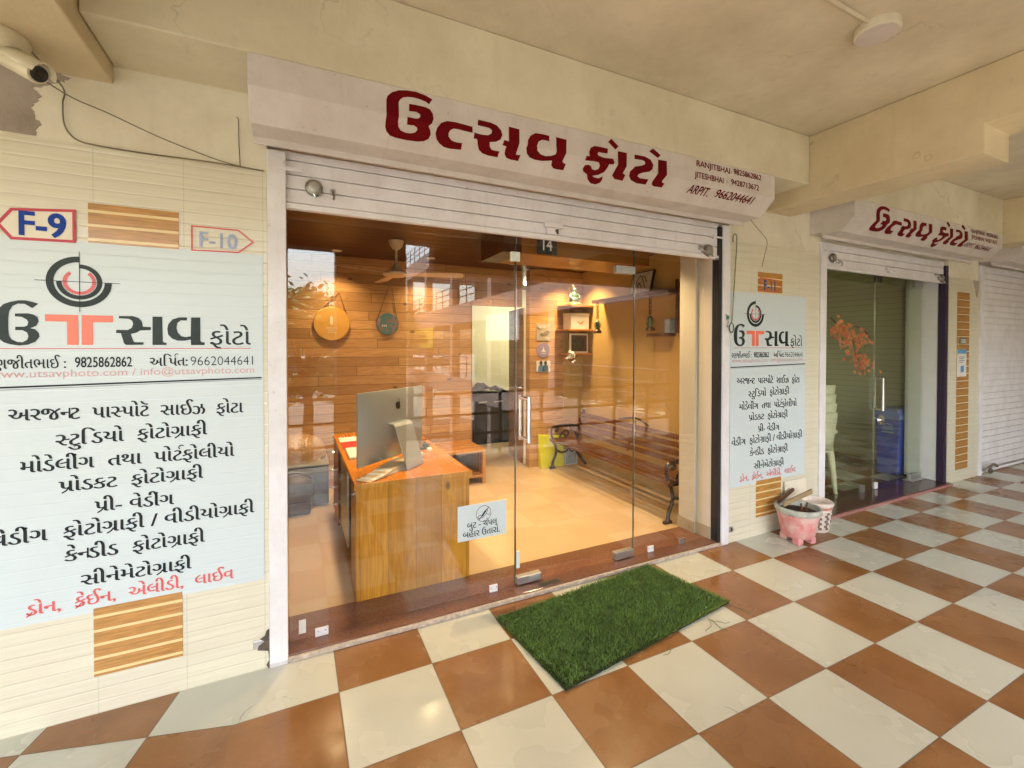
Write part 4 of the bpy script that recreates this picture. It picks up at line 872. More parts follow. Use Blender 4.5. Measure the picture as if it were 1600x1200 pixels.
lp = thing('leaning_panel', (2.85, .42, .012), 'thin dark panel standing beside the near bench end', 'panel'); MB().box(2.79, 3.05, .395, .41, .012, .43).build('board', P['dark_panel'], lp, bevel=.002); MB().box(2.776, 2.7895, .392, .413, .012, .43).build('edge', P['alu'], lp)
# posters and shelves on the narrow plank wall
def poster(x0, x1, z0, z1, label, cols, kind):
    t = thing('poster', ((x0+x1)/2, 2.545, z0), label, 'poster')
    if kind == 'disc': MB().lathe(((x0+x1)/2, 2.546, (z0+z1)/2), [((x1-x0)/2, .003), ((x1-x0)/2, -.002), (.001, -.002)], 32, 'y').build('sheet', plain('lilac print', cols[0], .4), t)
    else: MB().box(x0, x1, 2.543, 2.5495, z0, z1).build('sheet', plain('photo paper', cols[0], .35, 0, .2, 20), t)
    cx = (x0+x1)/2; m = MB(); at = facing(2.5415); m.cur = 0
    if kind == 'people':
        for dx, c in ((-.035, 0), (.03, 1)):
            m.cur = c; q = [(cx+dx-.045, z0+.004), (cx+dx+.045, z0+.004), (cx+dx+.035, z0+.075), (cx+dx+.012, z0+.09), (cx+dx-.012, z0+.09), (cx+dx-.035, z0+.075)]; m.add([at(*p) for p in q], [tuple(range(6))])
        m.cur = 2
        for dx in (-.035, .03): m.add([at(cx+dx+.022*math.cos(a), z0+.112+.028*math.sin(a)) for a in [math.pi*i/8 for i in range(16)]], [tuple(range(16))])
    elif kind == 'disc': m.add([at(cx-.04, (z0+z1)/2-.02), at(cx+.04, (z0+z1)/2-.02), at(cx+.012, (z0+z1)/2), at(cx, (z0+z1)/2+.05), at(cx-.012, (z0+z1)/2)], [(0, 1, 2, 3, 4)]); m.add([at(cx-.035, (z0+z1)/2-.045), at(cx+.035, (z0+z1)/2-.045), at(cx+.035, (z0+z1)/2-.038), at(cx-.035, (z0+z1)/2-.038)], [(0, 1, 2, 3)])
    else:
        for i in range(9):
            m.cur = i % 3; a = i*.7; px, pz = cx+.06*math.cos(a*2.1), (z0+z1)/2+(z1-z0)*.36*math.sin(a*1.7)
            m.add([at(px+.035*math.cos(q), pz+.022*math.sin(q)-.0003*i) for q in [math.pi*j/5 for j in range(10)]], [tuple(range(10))])
            m.v[-10:] = [(p[0], p[1]-.0002*i, p[2]) for p in m.v[-10:]]
    m.build('print', [plain('print a', cols[1], .45), plain('print b', cols[2], .45), plain('print c', cols[3], .45)], t, fix=False)
poster(2.556, 2.752, 1.60, 1.812, 'square photo print at the top of the narrow plank wall', [(.42, .36, .28), (.16, .17, .11), (.52, .46, .38), (.25, .20, .15)], 'blobs')
poster(2.56, 2.75, 1.385, 1.575, 'round lilac sticker below the square photo print', [(.30, .24, .36), (.7, .66, .7), (.7, .66, .7), (.7, .66, .7)], 'disc')
poster(2.556, 2.755, 1.205, 1.345, 'photo of a couple pinned below the lilac sticker', [(.62, .60, .55), (.10, .20, .32), (.08, .16, .24), (.05, .035, .03)], 'people')
for lab, x0, x1, z, d in (('uppermost corner shelf holding the small dark statue', 2.86, 3.245, 2.02, .24), ('middle corner shelf holding the white box', 2.83, 3.245, 1.715, .24), ('lowest corner shelf holding the framed photo', 2.87, 3.245, 1.415, .22)):
    t = thing('wall_shelf', ((x0+x1)/2, 2.43, z), lab, 'shelf', 'corner shelves on the plank wall'); m = MB(); m.prism([(x0, 2.542), (x0+.05, 2.542-d), (x1, 2.542-d), (x1, 2.542)], z, z+.026, 'z'); m.build('board', P['shelf_wood'], t, bevel=.003); MB().prism([(2.542, z-.001), (2.542, z-.09), (2.525, z-.09), (2.542-d*.7, z-.012), (2.542-d*.7, z-.001)], (x0+x1)/2-.009, (x0+x1)/2+.009, 'x').build('bracket', P['shelf_wood'], t)
t = thing('gift_box', (3.05, 2.42, 1.741), 'white box with a small yellow mark on the middle corner shelf', 'box'); MB().box(2.93, 3.20, 2.335, 2.52, 1.742, 1.915).build('body', P['paper'], t, bevel=.003); MB().box(2.925, 3.205, 2.33, 2.525, 1.9155, 1.945).build('lid', P['paper'], t, bevel=.003)
m = MB(); at = facing(2.3335); v, f = stroke([(3.03, 1.845), (3.05, 1.82), (3.09, 1.825), (3.12, 1.85), (3.10, 1.822), (3.07, 1.81)], .012); m.add([at(*p) for p in v], f); m.build('mark', P['amber'], t, fix=False)
def framed(t, x0, x1, y, z0, z1, pic, fm=None):
    MB().box(x0, x1, y, y+.018, z0, z1).build('frame', fm or P['paper'], t, bevel=.003); MB().box(x0+.022, x1-.022, y-.002, y-.0005, z0+.022, z1-.022).build('mount', P['brown_wood'], t); MB().box(x0+.04, x1-.04, y-.004, y-.0025, z0+.04, z1-.04).build('picture', pic, t)
dark_photo = plain('dark photo', (.03, .028, .035), .3, 0, .8, 14)
t = thing('framed_photo', (3.05, 2.4, 1.441), 'white framed dark photo on the lowest corner shelf', 'picture'); framed(t, 2.93, 3.205, 2.36, 1.442, 1.690, dark_photo)
t = thing('figurine', (3.03, 2.42, 2.046), 'small dark seated statue on the uppermost corner shelf', 'figurine')
MB().lathe((3.03, 2.42, 2.047), [(.10, 0), (.105, .012), (.09, .028), (.07, .04), (.001, .042)], 24).build('lotus_base', P['brass'], t, True)
m = MB(); m.ball((3.03, 2.42, 2.115), .068, .05, .05); m.ball((3.03, 2.42, 2.175), .045, .038, .055); m.ball((3.03, 2.415, 2.245), .030, .030, .036); m.tube([(2.985, 2.42, 2.195), (2.955, 2.40, 2.16), (2.975, 2.385, 2.13)], .013, 8); m.tube([(3.075, 2.42, 2.195), (3.105, 2.40, 2.16), (3.085, 2.385, 2.13)], .013, 8); m.build('body', P['verdigris'], t, True)
m = MB(); m.ball((3.03, 2.44, 2.285), .022, .022, .030); v, f = ring(3.03, 2.235, .05, .066, 0, 180, 20); m.add([(p[0], 2.452, p[1]) for p in v], f); m.build('crown', P['brass'], t, True)
fl_ = thing('flower_sprig', (2.93, 2.4, 1.40), 'small white artificial flowers hanging from the lowest corner shelf', 'flowers')
random.seed(3); m = MB()
for i in range(26): c = (2.92+random.uniform(-.05, .05), 2.325+random.uniform(-.03, .02), 1.40+random.uniform(-.07, .07)); m.ball(c, random.uniform(.012, .022), None, .012, 6)
m.build('petals', P['paper'], fl_)
# long shelf on the warm tinted wall with picture and hanging bells
ls = thing('wall_shelf', (3.15, 1.45, 2.04), 'long dark brown shelf high on the mustard wall', 'shelf'); MB().box(3.07, 3.249, .86, 2.10, 2.045, 2.085).build('board', P['brown_wood'], ls, bevel=.003); MB().box(3.205, 3.249, .862, .895, 1.66, 2.0445).build('bracket', P['brown_wood'], ls, bevel=.003); MB().box(3.205, 3.249, .855, .90, 2.0855, 2.19).build('end_post', P['brown_wood'], ls, bevel=.003)
t = thing('framed_picture', (3.2, 1.38, 2.085), 'framed pale drawing leaning on the long brown shelf', 'picture')
mt = Matrix.Translation((3.175, 1.37, 2.088)) @ Matrix.Rotation(R(14), 4, 'Y')
MB().box(-.012, .012, -.165, .165, 0, .255, mt).build('frame', P['black'], t, bevel=.003); MB().box(-.015, -.0125, -.150, .150, .014, .241, mt).build('picture', plain('pale drawing', (.55, .50, .36), .4, 0, .1, 9), t)
m = MB()
for s in ([(-.08, .05), (-.02, .16), (.03, .21), (.08, .14), (.02, .06)], [(-.03, .05), (0, .10), (.05, .13)], [(-.09, .12), (-.04, .19), (.02, .19)], [(.09, .05), (.05, .10), (.0, .13)]):
    v, f = stroke(s, .014); m.add([mt @ Vector((-.0165, p[0], p[1])) for p in v], f)
m.build('drawing', plain('sketch ink', (.12, .11, .07), .5), t, fix=False)
def bell(y, label, z=2.044, x=3.10):
    t = thing('hanging_ornament', (x, y, z-.36), label, 'ornament', 'wooden ornaments under the long shelf')
    m = MB()
    for k in range(5):
        zz = z-.022-.036*k; pts = [(x+(.014*math.cos(a) if k % 2 == 0 else 0), y+(.014*math.cos(a) if k % 2 else 0), zz+.022*math.sin(a)) for a in [2*math.pi*i/12 for i in range(13)]]; m.tube(pts, .005, 6)
    m.build('chain', P['brown_wood'], t, True)
    MB().lathe((x, y, z-.20), [(.006, .0), (.02, -.015), (.028, -.03), (.022, -.05), (.030, -.075), (.026, -.10), (.034, -.115), (.001, -.12)], 16).build('body', P['verdigris'], t, True)
    MB().lathe((x, y, z-.318), [(.03, 0), (.045, -.012), (.05, -.03), (.046, -.042), (.001, -.043)], 16).build('foot', P['brown_wood'], t, True)
    MB().tube([(x, y-.03, z-.225), (x, y-.055, z-.245), (x, y-.052, z-.29), (x, y-.03, z-.31)], .006, 6).tube([(x, y+.03, z-.225), (x, y+.055, z-.245), (x, y+.052, z-.29), (x, y+.03, z-.31)], .006, 6).build('handles', P['brass'], t, True)
bell(2.02, 'carved wooden bell ornament hanging at the far end of the long shelf'); bell(1.13, 'carved wooden bell ornament hanging at the near end of the long shelf')
sb = thing('small_shelf', (3.2, .99, 1.62), 'small dark bracket shelf under the near bell ornament', 'shelf'); MB().box(3.10, 3.249, .93, 1.18, 1.63, 1.66).build('board', P['brown_wood'], sb, bevel=.002); MB().box(3.17, 3.249, .93, 1.0, 1.665, 1.80).build('book_row', P['blue_box'], sb)
# open wooden door and the dark room behind
od = thing('wooden_door', (2.49, 2.67, 0), 'open pine plank door edged in white between the two plank walls', 'door')
MB().prism([(2.452, 2.70), (2.56, 3.36), (2.60, 3.353), (2.492, 2.694)], .03, 2.02, 'z').build('leaf', P['panel_wood_y'], od, bevel=.002)
MB().prism([(2.448, 2.676), (2.452, 2.699), (2.492, 2.693), (2.488, 2.670)], .03, 2.02, 'z').build('edge_strip', P['paper'], od)
MB().tube([(2.46, 2.75, 1.00), (2.42, 2.755, 1.0), (2.43, 2.86, 1.0)], .008, 8).build('handle', P['chrome'], od, True)
bg_ = thing('equipment_pile', (2.75, 4.3, 0), 'dark draped equipment cases filling the back room doorway', 'equipment')
MB().box(2.28, 3.45, 4.05, 4.45, .013, .78).build('cases', P['black_cloth'], bg_, bevel=.02)
m = MB(); n_ = 16; m.add([(2.26+1.22*i/n_, 4.03+.44*j/6, .785+.12*math.exp(-((i/n_-.25)/.18)**2)+.05*math.sin(i*1.3)*math.sin(j)+.02*math.sin(i*2.9+j)) for i in range(n_+1) for j in range(7)], [(i*7+j, (i+1)*7+j, (i+1)*7+j+1, i*7+j+1) for i in range(n_) for j in range(6)]); m.build('cloth', P['black_cloth'], bg_, True)
m = MB(); [m.box(2.30+.24*k, 2.50+.24*k, 4.035, 4.049, .06+.02*(k % 2), .62-.05*(k % 3)) for k in range(5)]; m.build('case_fronts', P['dark_panel'], bg_, bevel=.01)
m = MB(); [m.cyl((2.36+.26*k, 4.025, .66), (2.50+.26*k, 4.025, .67), .012, 8) for k in range(4)]; m.build('case_handles', P['steel'], bg_)
bl = bpy.data.lights.new('back_room_lamp', 'AREA'); bl.shape = 'DISK'; bl.size = .3; bl.energy = BACK_W; bl.color = (1, .93, .72)
fixt = thing('round_ceiling_light', (3.1, 3.6, 2.48), 'round lit ceiling light of the back room', 'ceiling light')
MB().lathe((3.1, 3.6, 2.49), [(.16, 0), (.16, -.03), (.15, -.036), (.001, -.036)], 28).build('diffuser', emit('lit diffuser', (1, .95, .8), 6), fixt)
bo = bpy.data.objects.new('back_room_lamp', bl); COL.objects.link(bo); bo.location = (0, 0, -.04); bo.parent = fixt
# ---------------------------------------------------------------- turf mat
tm = thing('grass_mat', (1.5, -.35, 0), 'green artificial grass doormat on the checkered floor before the sill', 'doormat')
C4 = [Vector((.838, -.125, 0)), Vector((2.035, .0, 0)), Vector((2.15, -.575, 0)), Vector((.905, -.738, 0))]
C4[1] = Vector((2.03, -.022, 0))
def bl4(u, v): return C4[0].lerp(C4[1], u).lerp(C4[3].lerp(C4[2], u), v)
m = MB(); n_ = 20; m.add([(bl4(i/n_, j/n_).x, bl4(i/n_, j/n_).y, z) for z in (.002, .009) for i in (0, n_) for j in (0, n_)], [(0, 1, 3, 2), (4, 6, 7, 5), (0, 4, 5, 1), (2, 3, 7, 6), (0, 2, 6, 4), (1, 5, 7, 3)]); m.build('backing', P['turf_back'], tm)
random.seed(11); m = MB()
for k in range(42000):
    u, v = random.random(), random.random()
    p = bl4(u, v); edge = min(u, 1-u, v, 1-v)
    a = random.uniform(0, 2*math.pi); l = random.uniform(.011, .021)*(1.15 if edge < .02 else 1); lean = random.uniform(.15, .75)
    if edge < .015: lean = random.uniform(.6, 1.1); a = math.atan2(p.y+.36, p.x-1.48)+random.uniform(-.9, .9)
    dx, dy = math.cos(a)*l*lean, math.sin(a)*l*lean; wx, wy = -math.sin(a)*.0016, math.cos(a)*.0016; z = .008; h = l*math.sqrt(max(.1, 1-lean*lean*.7))
    m.cur = random.choice((0, 0, 0, 1, 1, 2))
    b = len(m.v); m.v += [(p.x-wx, p.y-wy, z), (p.x+wx, p.y+wy, z), (p.x+dx*.55+wx*.8, p.y+dy*.55+wy*.8, z+h*.65), (p.x+dx*.55-wx*.8, p.y+dy*.55-wy*.8, z+h*.65), (p.x+dx, p.y+dy, z+h)]
    m.f += [(b, b+1, b+2, b+3), (b+3, b+2, b+4)]; m.mi += [m.cur]*2
gm = [plain('turf blade', (.088, .165, .022), .5, 0, .3, 8), plain('turf blade light', (.13, .21, .04), .5, 0, .3, 8), plain('turf blade dark', (.052, .105, .013), .55, 0, .3, 8)]
g_ = m.build('turf_pile', gm, tm, fix=False); tag(g_, kind='stuff')
m = MB()
for k in range(7):
    random.seed(40+k); x, y = random.choice(((2.14, -.60), (1.9, -.64), (1.55, -.69))); pts = [Vector((x, y, .012))]
    a = random.uniform(-2.4, -.6)
    for i in range(4): a += random.uniform(-.7, .7); pts.append(pts[-1]+Vector((math.cos(a)*.03, math.sin(a)*.03, -.003)))
    m.tube([(p.x, p.y, max(.003, p.z)) for p in pts], .0011, 4)
m.build('loose_threads', gm[2], tm)
# ---------------------------------------------------------------- plant pots
pk = N('weathered pink paint over concrete'); a = pk.noise(9, None, 6, .65); b_ = pk.noise(34, None, 4); X, Y, Z = pk.xyz()
c_ = pk.mix(pk.ramp(a, .40, .62), (.62, .20, .19), (.66, .44, .38)); c_ = pk.mix(pk.ramp(b_, .55, .72, 0, .6), c_, (.46, .36, .30)); c_ = pk.mix(pk.ramp(pk.noise(4, None, 3), .5, .7, 0, .8), c_, (.52, .12, .15))
pk.bump(pk.math('ADD', a, pk.math('MULTIPLY', b_, .5)), .5, .006); P['pink_pot'] = pk.out(c_, .7)
P['rim_grey'] = plain('grey worn rim', (.42, .42, .36), .75, 0, .3, 24, .4); P['soil'] = plain('dry soil', (.055, .032, .018), .95, 0, .5, 40, .8)
px, py = 3.40, -.20
t = thing('plant_pot', (px, py, 0), 'faded pink flared plant pot on short feet with dry soil', 'plant pot')
m = MB(); m.lathe((px, py, .045), [(.105, 0), (.115, .012), (.128, .08), (.142, .15), (.150, .182)], 40); m.build('bowl', P['pink_pot'], t, True)
m = MB(); m.lathe((px, py, .228), [(.1495, -.001), (.158, .008), (.163, .03), (.160, .045), (.146, .047), (.140, .03), (.137, -.03), (.135, -.03)], 40); o = m.build('rim', P['rim_grey'], t, True)
MB().lathe((px, py, .225), [(.139, -.01), (.139, .008), (.09, .014), (.04, .010), (.001, .016)], 30).build('soil', P['soil'], t, True)
for k in range(4):
    a = R(45+90*k-12); x, y = px+.085*math.cos(a), py+.085*math.sin(a)
    MB().prism([(x-.030, y-.030), (x+.030, y-.030), (x+.030, y+.030), (x-.030, y+.030)], .0, .055, 'z').build('foot', P['pink_pot'], t, bevel=.012)
m = MB(); m.tube([(px-.01, py-.03, .235), (px-.012, py-.035, .275), (px-.008, py-.03, .305)], [.012, .010, .006], 8); m.tube([(px+.055, py-.03, .235), (px+.058, py-.032, .285), (px+.066, py-.034, .30)], [.010, .008, .007], 8); m.tube([(px+.02, py-.04, .235), (px+.005, py-.06, .26)], [.012, .006], 8); m.build('dead_stumps', P['brown_wood'], t, True)
qx, qy = 3.755, -.125
t2 = thing('plant_pot', (qx, qy, 0), 'smaller white plant pot with a checkered relief band', 'plant pot')
cp = plain('chalky white glaze', (.66, .56, .48), .6, 0, .15, 20, .2); rb = plain('dusty rose band', (.45, .20, .14), .6, 0, .25, 20)
MB().lathe((qx, qy, 0), [(.085, 0), (.092, .01), (.097, .03), (.113, .185), (.113, .190)], 36).build('bowl', cp, t2, True)
MB().lathe((qx, qy, .190), [(.1135, 0), (.120, .003), (.121, .018), (.116, .021)], 36).build('band', rb, t2, True)
MB().lathe((qx, qy, .212), [(.116, 0), (.126, .006), (.130, .022), (.122, .034), (.108, .034), (.103, .012), (.101, -.03)], 36).build('rim', cp, t2, True)
MB().lathe((qx, qy, .2), [(.104, -.01), (.104, .0), (.05, .006), (.001, .004)], 26).build('soil', P['soil'], t2, True)
m = MB(); mk = MB()
for j in range(7):
    for i in range(22):
        a = 2*math.pi*(i+.5*(j % 2))/22; z = .038+.021*j; r_ = .0985+(z-.03)*.1032; mt = Matrix.Translation((qx+r_*math.cos(a), qy+r_*math.sin(a), z)) @ Matrix.Rotation(a, 4, 'Z')
        (m if (i+j) % 2 else mk).box(-.006, .0035, -.0115, .0115, -.009, .009, mt)
m.build('relief_knobs', cp, t2, bevel=.002); mk.build('relief_hollows', plain('grey brown recess', (.16, .125, .10), .8), t2)
P['plank'] = wood('grey buff plank', (.52, .38, .20), (.36, .25, .13), (2, .3), 'x', 'z', .001, False, .7)
def stick(lab, a, b, h, th, mat):
    a, b = Vector(a), Vector(b); d = (b-a); L = d.length; d.normalize(); s_ = Vector((0, 0, 1)).cross(d).normalized(); u = d.cross(s_)
    t = thing('wood_plank', tuple((a+b)/2), lab, 'plank')
    mt = Matrix(((d.x, s_.x, u.x, a.x), (d.y, s_.y, u.y, a.y), (d.z, s_.z, u.z, a.z), (0, 0, 0, 1)))
    MB().box(0, L, -th/2, th/2, -h/2, h/2, mt).build('board', mat, t, bevel=.002)
stick('pale wooden slat lying across the pink plant pot', (3.285, -.16, .290), (3.62, -.175, .352), .038, .014, P['plank'])
stick('dark rough slat behind the pale one in the pink pot', (3.33, -.09, .285), (3.57, -.055, .340), .024, .018, P['brown_wood'])
tl = thing('loose_tile', (3.6, -.02, 0), 'plain cream tile leaning on the pillar behind the plant pots', 'tile'); MB().prism([(-.05, .0), (-.042, .0), (-.010, .40), (-.018, .40)], 3.515, 3.80, 'x').build('slab', P['sign_white'], tl, bevel=.002)
# ---------------------------------------------------------------- hook rod, wires, camera, lamp
hk = thing('shutter_hook', (2.86, -.03, 1.62), 'thin hooked steel rod with a ring hanging beside the right channel', 'hook rod')
MB().tube([(2.862, -.022, 2.33), (2.862, -.022, 2.37), (2.873, -.022, 2.392), (2.893, -.022, 2.395), (2.905, -.022, 2.37), (2.903, -.022, 2.30), (2.855, -.022, 1.705)], .0042, 8).build('rod', plain('grimy rod', (.22, .20, .10), .4, .6, .3, 20), hk, True)
MB().tube([(2.852+.024*math.cos(a), -.022, 1.672+.036*math.sin(a)) for a in [2*math.pi*i/20 for i in range(21)]], .0035, 8, False).build('ring', P['iron'], hk, True)
ky = thing('key_bunch', (2.81, -.015, 1.73), 'small green tagged key hanging on the right white channel', 'key'); MB().box(2.800, 2.828, -.024, -.016, 1.735, 1.765).build('tag_disc', plain('green enamel', (.02, .16, .08), .35), ky, bevel=.006); MB().tube([(2.79, -.02, 1.772), (2.81, -.02, 1.765), (2.818, -.021, 1.72), (2.812, -.021, 1.685)], .004, 6).box(2.806, 2.82, -.022, -.019, 1.675, 1.69).build('key_shaft', P['dark_steel'], ky)
P['wire'] = plain('grey brown cable', (.16, .13, .08), .6, 0, .2)
def wire(lab, pts, r=.0022, y=None):
    t = thing('cable', pts[0], lab, 'cable'); MB().tube(bez(pts), r, 6).build('cable_run', P['wire'], t, True); return t
wire('thin cable sagging from the security camera to the left channel', [(-1.01, -.23, 2.50), (-.96, -.05, 2.51), (-.86, -.012, 2.488), (-.70, -.012, 2.427), (-.56, -.012, 2.385), (-.45, -.012, 2.358), (-.35, -.012, 2.347)])
wire('dark cable dropping down the plaster and along the tile top', [(-1.04, -.15, 2.612), (-1.0, -.01, 2.56), (-1.002, -.005, 2.50), (-1.0, -.005, 2.43), (-.985, -.005, 2.385), (-.95, -.006, 2.357), (-.88, -.007, 2.349), (-.74, -.007, 2.347), (-.55, -.007, 2.351), (-.40, -.008, 2.350), (-.296, -.01, 2.346)], .003)
wire('short vertical cable beside the left end of the big hood', [(-.405, -.004, 2.575), (-.398, -.005, 2.56), (-.397, -.005, 2.47), (-.394, -.006, 2.40), (-.392, -.006, 2.352)], .0024)
wire('loose cable hanging in front of the pillar below the hood end', [(2.86, -.17, 2.462), (2.93, -.18, 2.40), (3.06, -.16, 2.33), (3.12, -.10, 2.24), (3.16, -.05, 2.16)], .0022)
cc = thing('security_camera', (-1.16, -.10, 2.62), 'off white bullet security camera under the left cross beam', 'security camera')
ivory = plain('aged ivory plastic', (.60, .54, .38), .4, 0, .08, 12)
MB().lathe((-1.12, -.2, 2.621), [(.095, 0), (.098, -.012), (.086, -.045), (.06, -.055), (.001, -.056)], 30).build('junction_box', ivory, cc, True)
a = Vector((-1.088, -.195, 2.552)); b = Vector((-.985, -.252, 2.490)); d = (b-a).normalized()
MB().tube([(-1.105, -.19, 2.575), (-1.10, -.19, 2.565), a], [.022, .02, .018], 12).build('swivel', ivory, cc, True)
MB().tube([a-d*.02, a-d*.015, a, b, b+d*.008], [.012, .026, .034, .036, .034], 20).build('body', ivory, cc, True)
MB().tube([b+d*.0085, b+d*.0125], .027, 18).build('lens', P['black'], cc, True); MB().tube([b+d*.013, b+d*.0145], .012, 14).build('lens_glass', P['dark_panel'], cc, True)
s_ = d.cross(Vector((0, 0, 1))).normalized(); u_ = s_.cross(d); m = MB(); hv = []
for e in (a-d*.005, b+d*.03):
    for k in range(9): q = math.pi*k/8; hv.append(e+s_*math.cos(q)*.040+u_*math.sin(q)*.044)
m.add(hv, [(k, k+1, 10+k, 9+k) for k in range(8)]); o = m.build('sun_hood', ivory, cc, True); md = o.modifiers.new('thickness', 'SOLIDIFY'); md.thickness = .003
bkt = thing('dark_bracket', (-1.3, -.35, 2.62), 'dark torn bracket plate under the left cross beam', 'bracket'); m = MB(); m.prism([(-1.42, -.42), (-1.20, -.43), (-1.175, -.39), (-1.215, -.36), (-1.20, -.31), (-1.26, -.30), (-1.30, -.34), (-1.42, -.33)], 2.600, 2.6215, 'z'); m.build('plate', P['black'], bkt)
lt = thing('ceiling_lamp', (2.395, -1.19, 3.05), 'round unlit surface lamp on the walkway ceiling', 'ceiling lamp')
MB().lathe((2.395, -1.19, 3.09), [(.092, 0), (.094, -.036), (.086, -.041)], 36).build('housing', P['plaster'], lt, True); MB().lathe((2.395, -1.19, 3.0505), [(.0865, 0), (.085, -.005), (.001, -.006)], 32).build('diffuser', plain('unlit frosted cover', (.56, .50, .46), .45), lt, True)
cd = thing('conduit', (2.1, -1.2, 3.08), 'painted conduit running along the ceiling to the round lamp', 'conduit'); MB().tube([(.5, -1.205, 3.082), (2.31, -1.195, 3.082)], .010, 10).build('pipe', P['ceiling'], cd, True)
# ---------------------------------------------------------------- second shop
s2 = shutter(4.09, 6.27, 2.225, 2.47, 'half raised white shutter over the second glass shop'); channel(s2, 4.0, 4.085, 2.45)
MB().box(6.275, 6.34, .0, .06, 0, 2.42).build('dark_gap', plain('dark violet gap', (.02, .008, .03), .5), s2)
MB().box(5.08, 5.24, -.014, .01, 2.282, 2.305).box(5.12, 5.20, -.006, .012, 2.255, 2.282).build('pull_handle', P['white_steel'], s2, bevel=.003); MB().box(6.24, 6.36, .0, .014, 2.222, 2.236).build('locking_bolt', P['steel'], s2); MB().box(4.035, 4.12, -.02, -.012, 2.375, 2.39).build('latch', P['white_steel'], s2)
padlock(4.20, 2.325, .043, 'round shiny padlock at the left end of the second shutter'); padlock(6.18, 2.275, .045, 'padlock at the right end of the second shutter')
staple(4.31, 2.30, 'small lock loop beside the shiny padlock on the second shutter'); staple(6.08, 2.31, 'small lock loop at the right end of the second shutter')
sl2 = thing('granite_sill', (5.2, .1, 0), 'dark maroon granite sill of the second shop', 'door sill'); MB().box(4.0, 6.34, -.045, .30, 0, .030).build('slab', P['granite_dark'], sl2, bevel=.003); MB().box(4.0, 6.34, -.060, -.0455, 0, .024).build('worn_edge', plain('rose sill edge', (.30, .14, .12), .5, 0, .3, 40), sl2)
g2 = thing('glass_front', (4.6, .2, .03), 'dim glass pane beside the door of the second shop', 'glass front')
MB().box(4.085, 5.30, .196, .204, .03, 2.42).build('pane', P['glass_dim'], g2); MB().box(5.3005, 5.3035, .1955, .2045, .03, 2.42).build('pane_edge', P['chrome'], g2)
MB().box(5.07, 5.12, .185, .2155, .03, .10).build('floor_clip', P['steel'], g2, bevel=.002)
d2 = thing('glass_door', (5.8, .2, .03), 'glass door of the second shop with double pull handles and round lock', 'door')
MB().box(5.31, 6.24, .196, .204, .04, 2.36).build('pane', P['glass_dim'], d2)
for x, y in ((5.355, .145), (5.42, .255)): MB().tube([(x, .2, 1.19), (x, y, 1.19), (x, y, 1.20), (x, y, .86), (x, y, .87), (x, .2, .87)], .013, 10).build('pull_handle', P['chrome'], d2, True)
MB().lathe((5.40, .196, .755), [(.052, 0), (.055, -.012), (.05, -.022), (.02, -.024), (.018, -.04), (.001, -.041)], 28, 'y').build('door_lock', P['chrome'], d2, True)
MB().box(5.31, 5.36, .185, .215, .035, .10).build('patch_fitting', P['white_steel'], d2, bevel=.003); MB().box(6.02, 6.24, .18, .22, .031, .10).box(5.98, 6.25, .15, .25, .0305, .0375).build('patch_fitting', P['steel'], d2, bevel=.003); MB().box(5.30, 5.40, .185, .215, 2.20, 2.31).build('patch_fitting', P['dark_steel'], d2, bevel=.003); MB().box(6.08, 6.24, .185, .215, 2.18, 2.30).build('patch_fitting', P['steel'], d2, bevel=.003)
dim = plain('dull olive wall paint', (.70, .68, .46), .6, 0, .1, 2)
tag(MB().box(3.9, 4.0, .205, 4.2, .006, 2.6).build('side_wall', dim), 'olive left side wall inside the second shop', 'wall')
r2 = thing('door_reveal', (6.3, .2, 0), 'pale grey plastered reveal at the right end of the second shop', 'wall'); MB().box(6.28, 6.9, .065, .36, .03, 2.45).build('return', plain('pale grey paint', (.56, .57, .52), .5, 0, .04), r2, bevel=.004)
sw = N('mirrored slat lines'); X, Y, Z = sw.xyz(); fz = sw.math('FRACT', sw.math('DIVIDE', Z, .075)); ln = sw.ramp(sw.math('MINIMUM', fz, sw.math('SUBTRACT', 1.0, fz)), .03, .07, 1, 0); sw.bump(ln, -.5, .01); sw = sw.out(sw.mix(sw.math('MULTIPLY', ln, .5), (.66, .65, .44), (.24, .23, .13)), .35)  # reflected slat lines of the wing shutters, painted onto this wall
tag(MB().box(6.9, 7.0, .205, 4.2, .006, 2.6).build('side_wall', sw), 'slatted olive right side wall inside the second shop', 'wall')
tag(MB().box(3.9, 7.0, 4.2, 4.3, .006, 2.6).build('back_wall', dim), 'dim olive back wall of the second shop', 'wall')
c2 = MB().box(3.9, 7.0, .065, 4.3, 2.6, 2.7).build('shop_ceiling', dim); tag(c2, kind='structure')
bn2 = thing('storage_bin', (6.4, .5, 0), 'blue plastic waste bin behind the second glass door', 'bin')
bp = plain('blue bin plastic', (.025, .065, .42), .35, 0, .08, 4)
m = MB(); m.prism([(.385, .01), (.60, .01), (.615, .66), (.372, .66)], 6.20, 6.75, 'x'); m.build('body', bp, bn2, bevel=.012); m = MB(); m.prism([(.366, .665), (.622, .665), (.622, .71), (.60, .79), (.39, .79), (.366, .71)], 6.185, 6.77, 'x'); m.build('lid', plain('blue lid plastic', (.10, .14, .42), .35), bn2, bevel=.01)
atx = lambda u, v: (6.1985, .60-u, v)
line('bin_lettering', plain('grey print', (.36, .38, .46), .5), bn2, write, 'ARISTO', .055, .165, .535, .052, atx, unit=.69, dx=.02, dy=.01)
k = MB(); v, f = stroke([(.06, .595), (.11, .61), (.16, .595)], .008); k.add([atx(*p) for p in v], f); k.build('bin_arc', P['alu'], bn2, fix=False); k = MB(); v, f = stroke([(.05, .51), (.17, .51)], .018); k.add([atx(*p) for p in v], f); k.build('bin_bar', P['alu'], bn2, fix=False)
fw = thing('flower_garland', (4.9, .5, 1.6), 'orange artificial flower garland hanging inside the second shop', 'flowers')
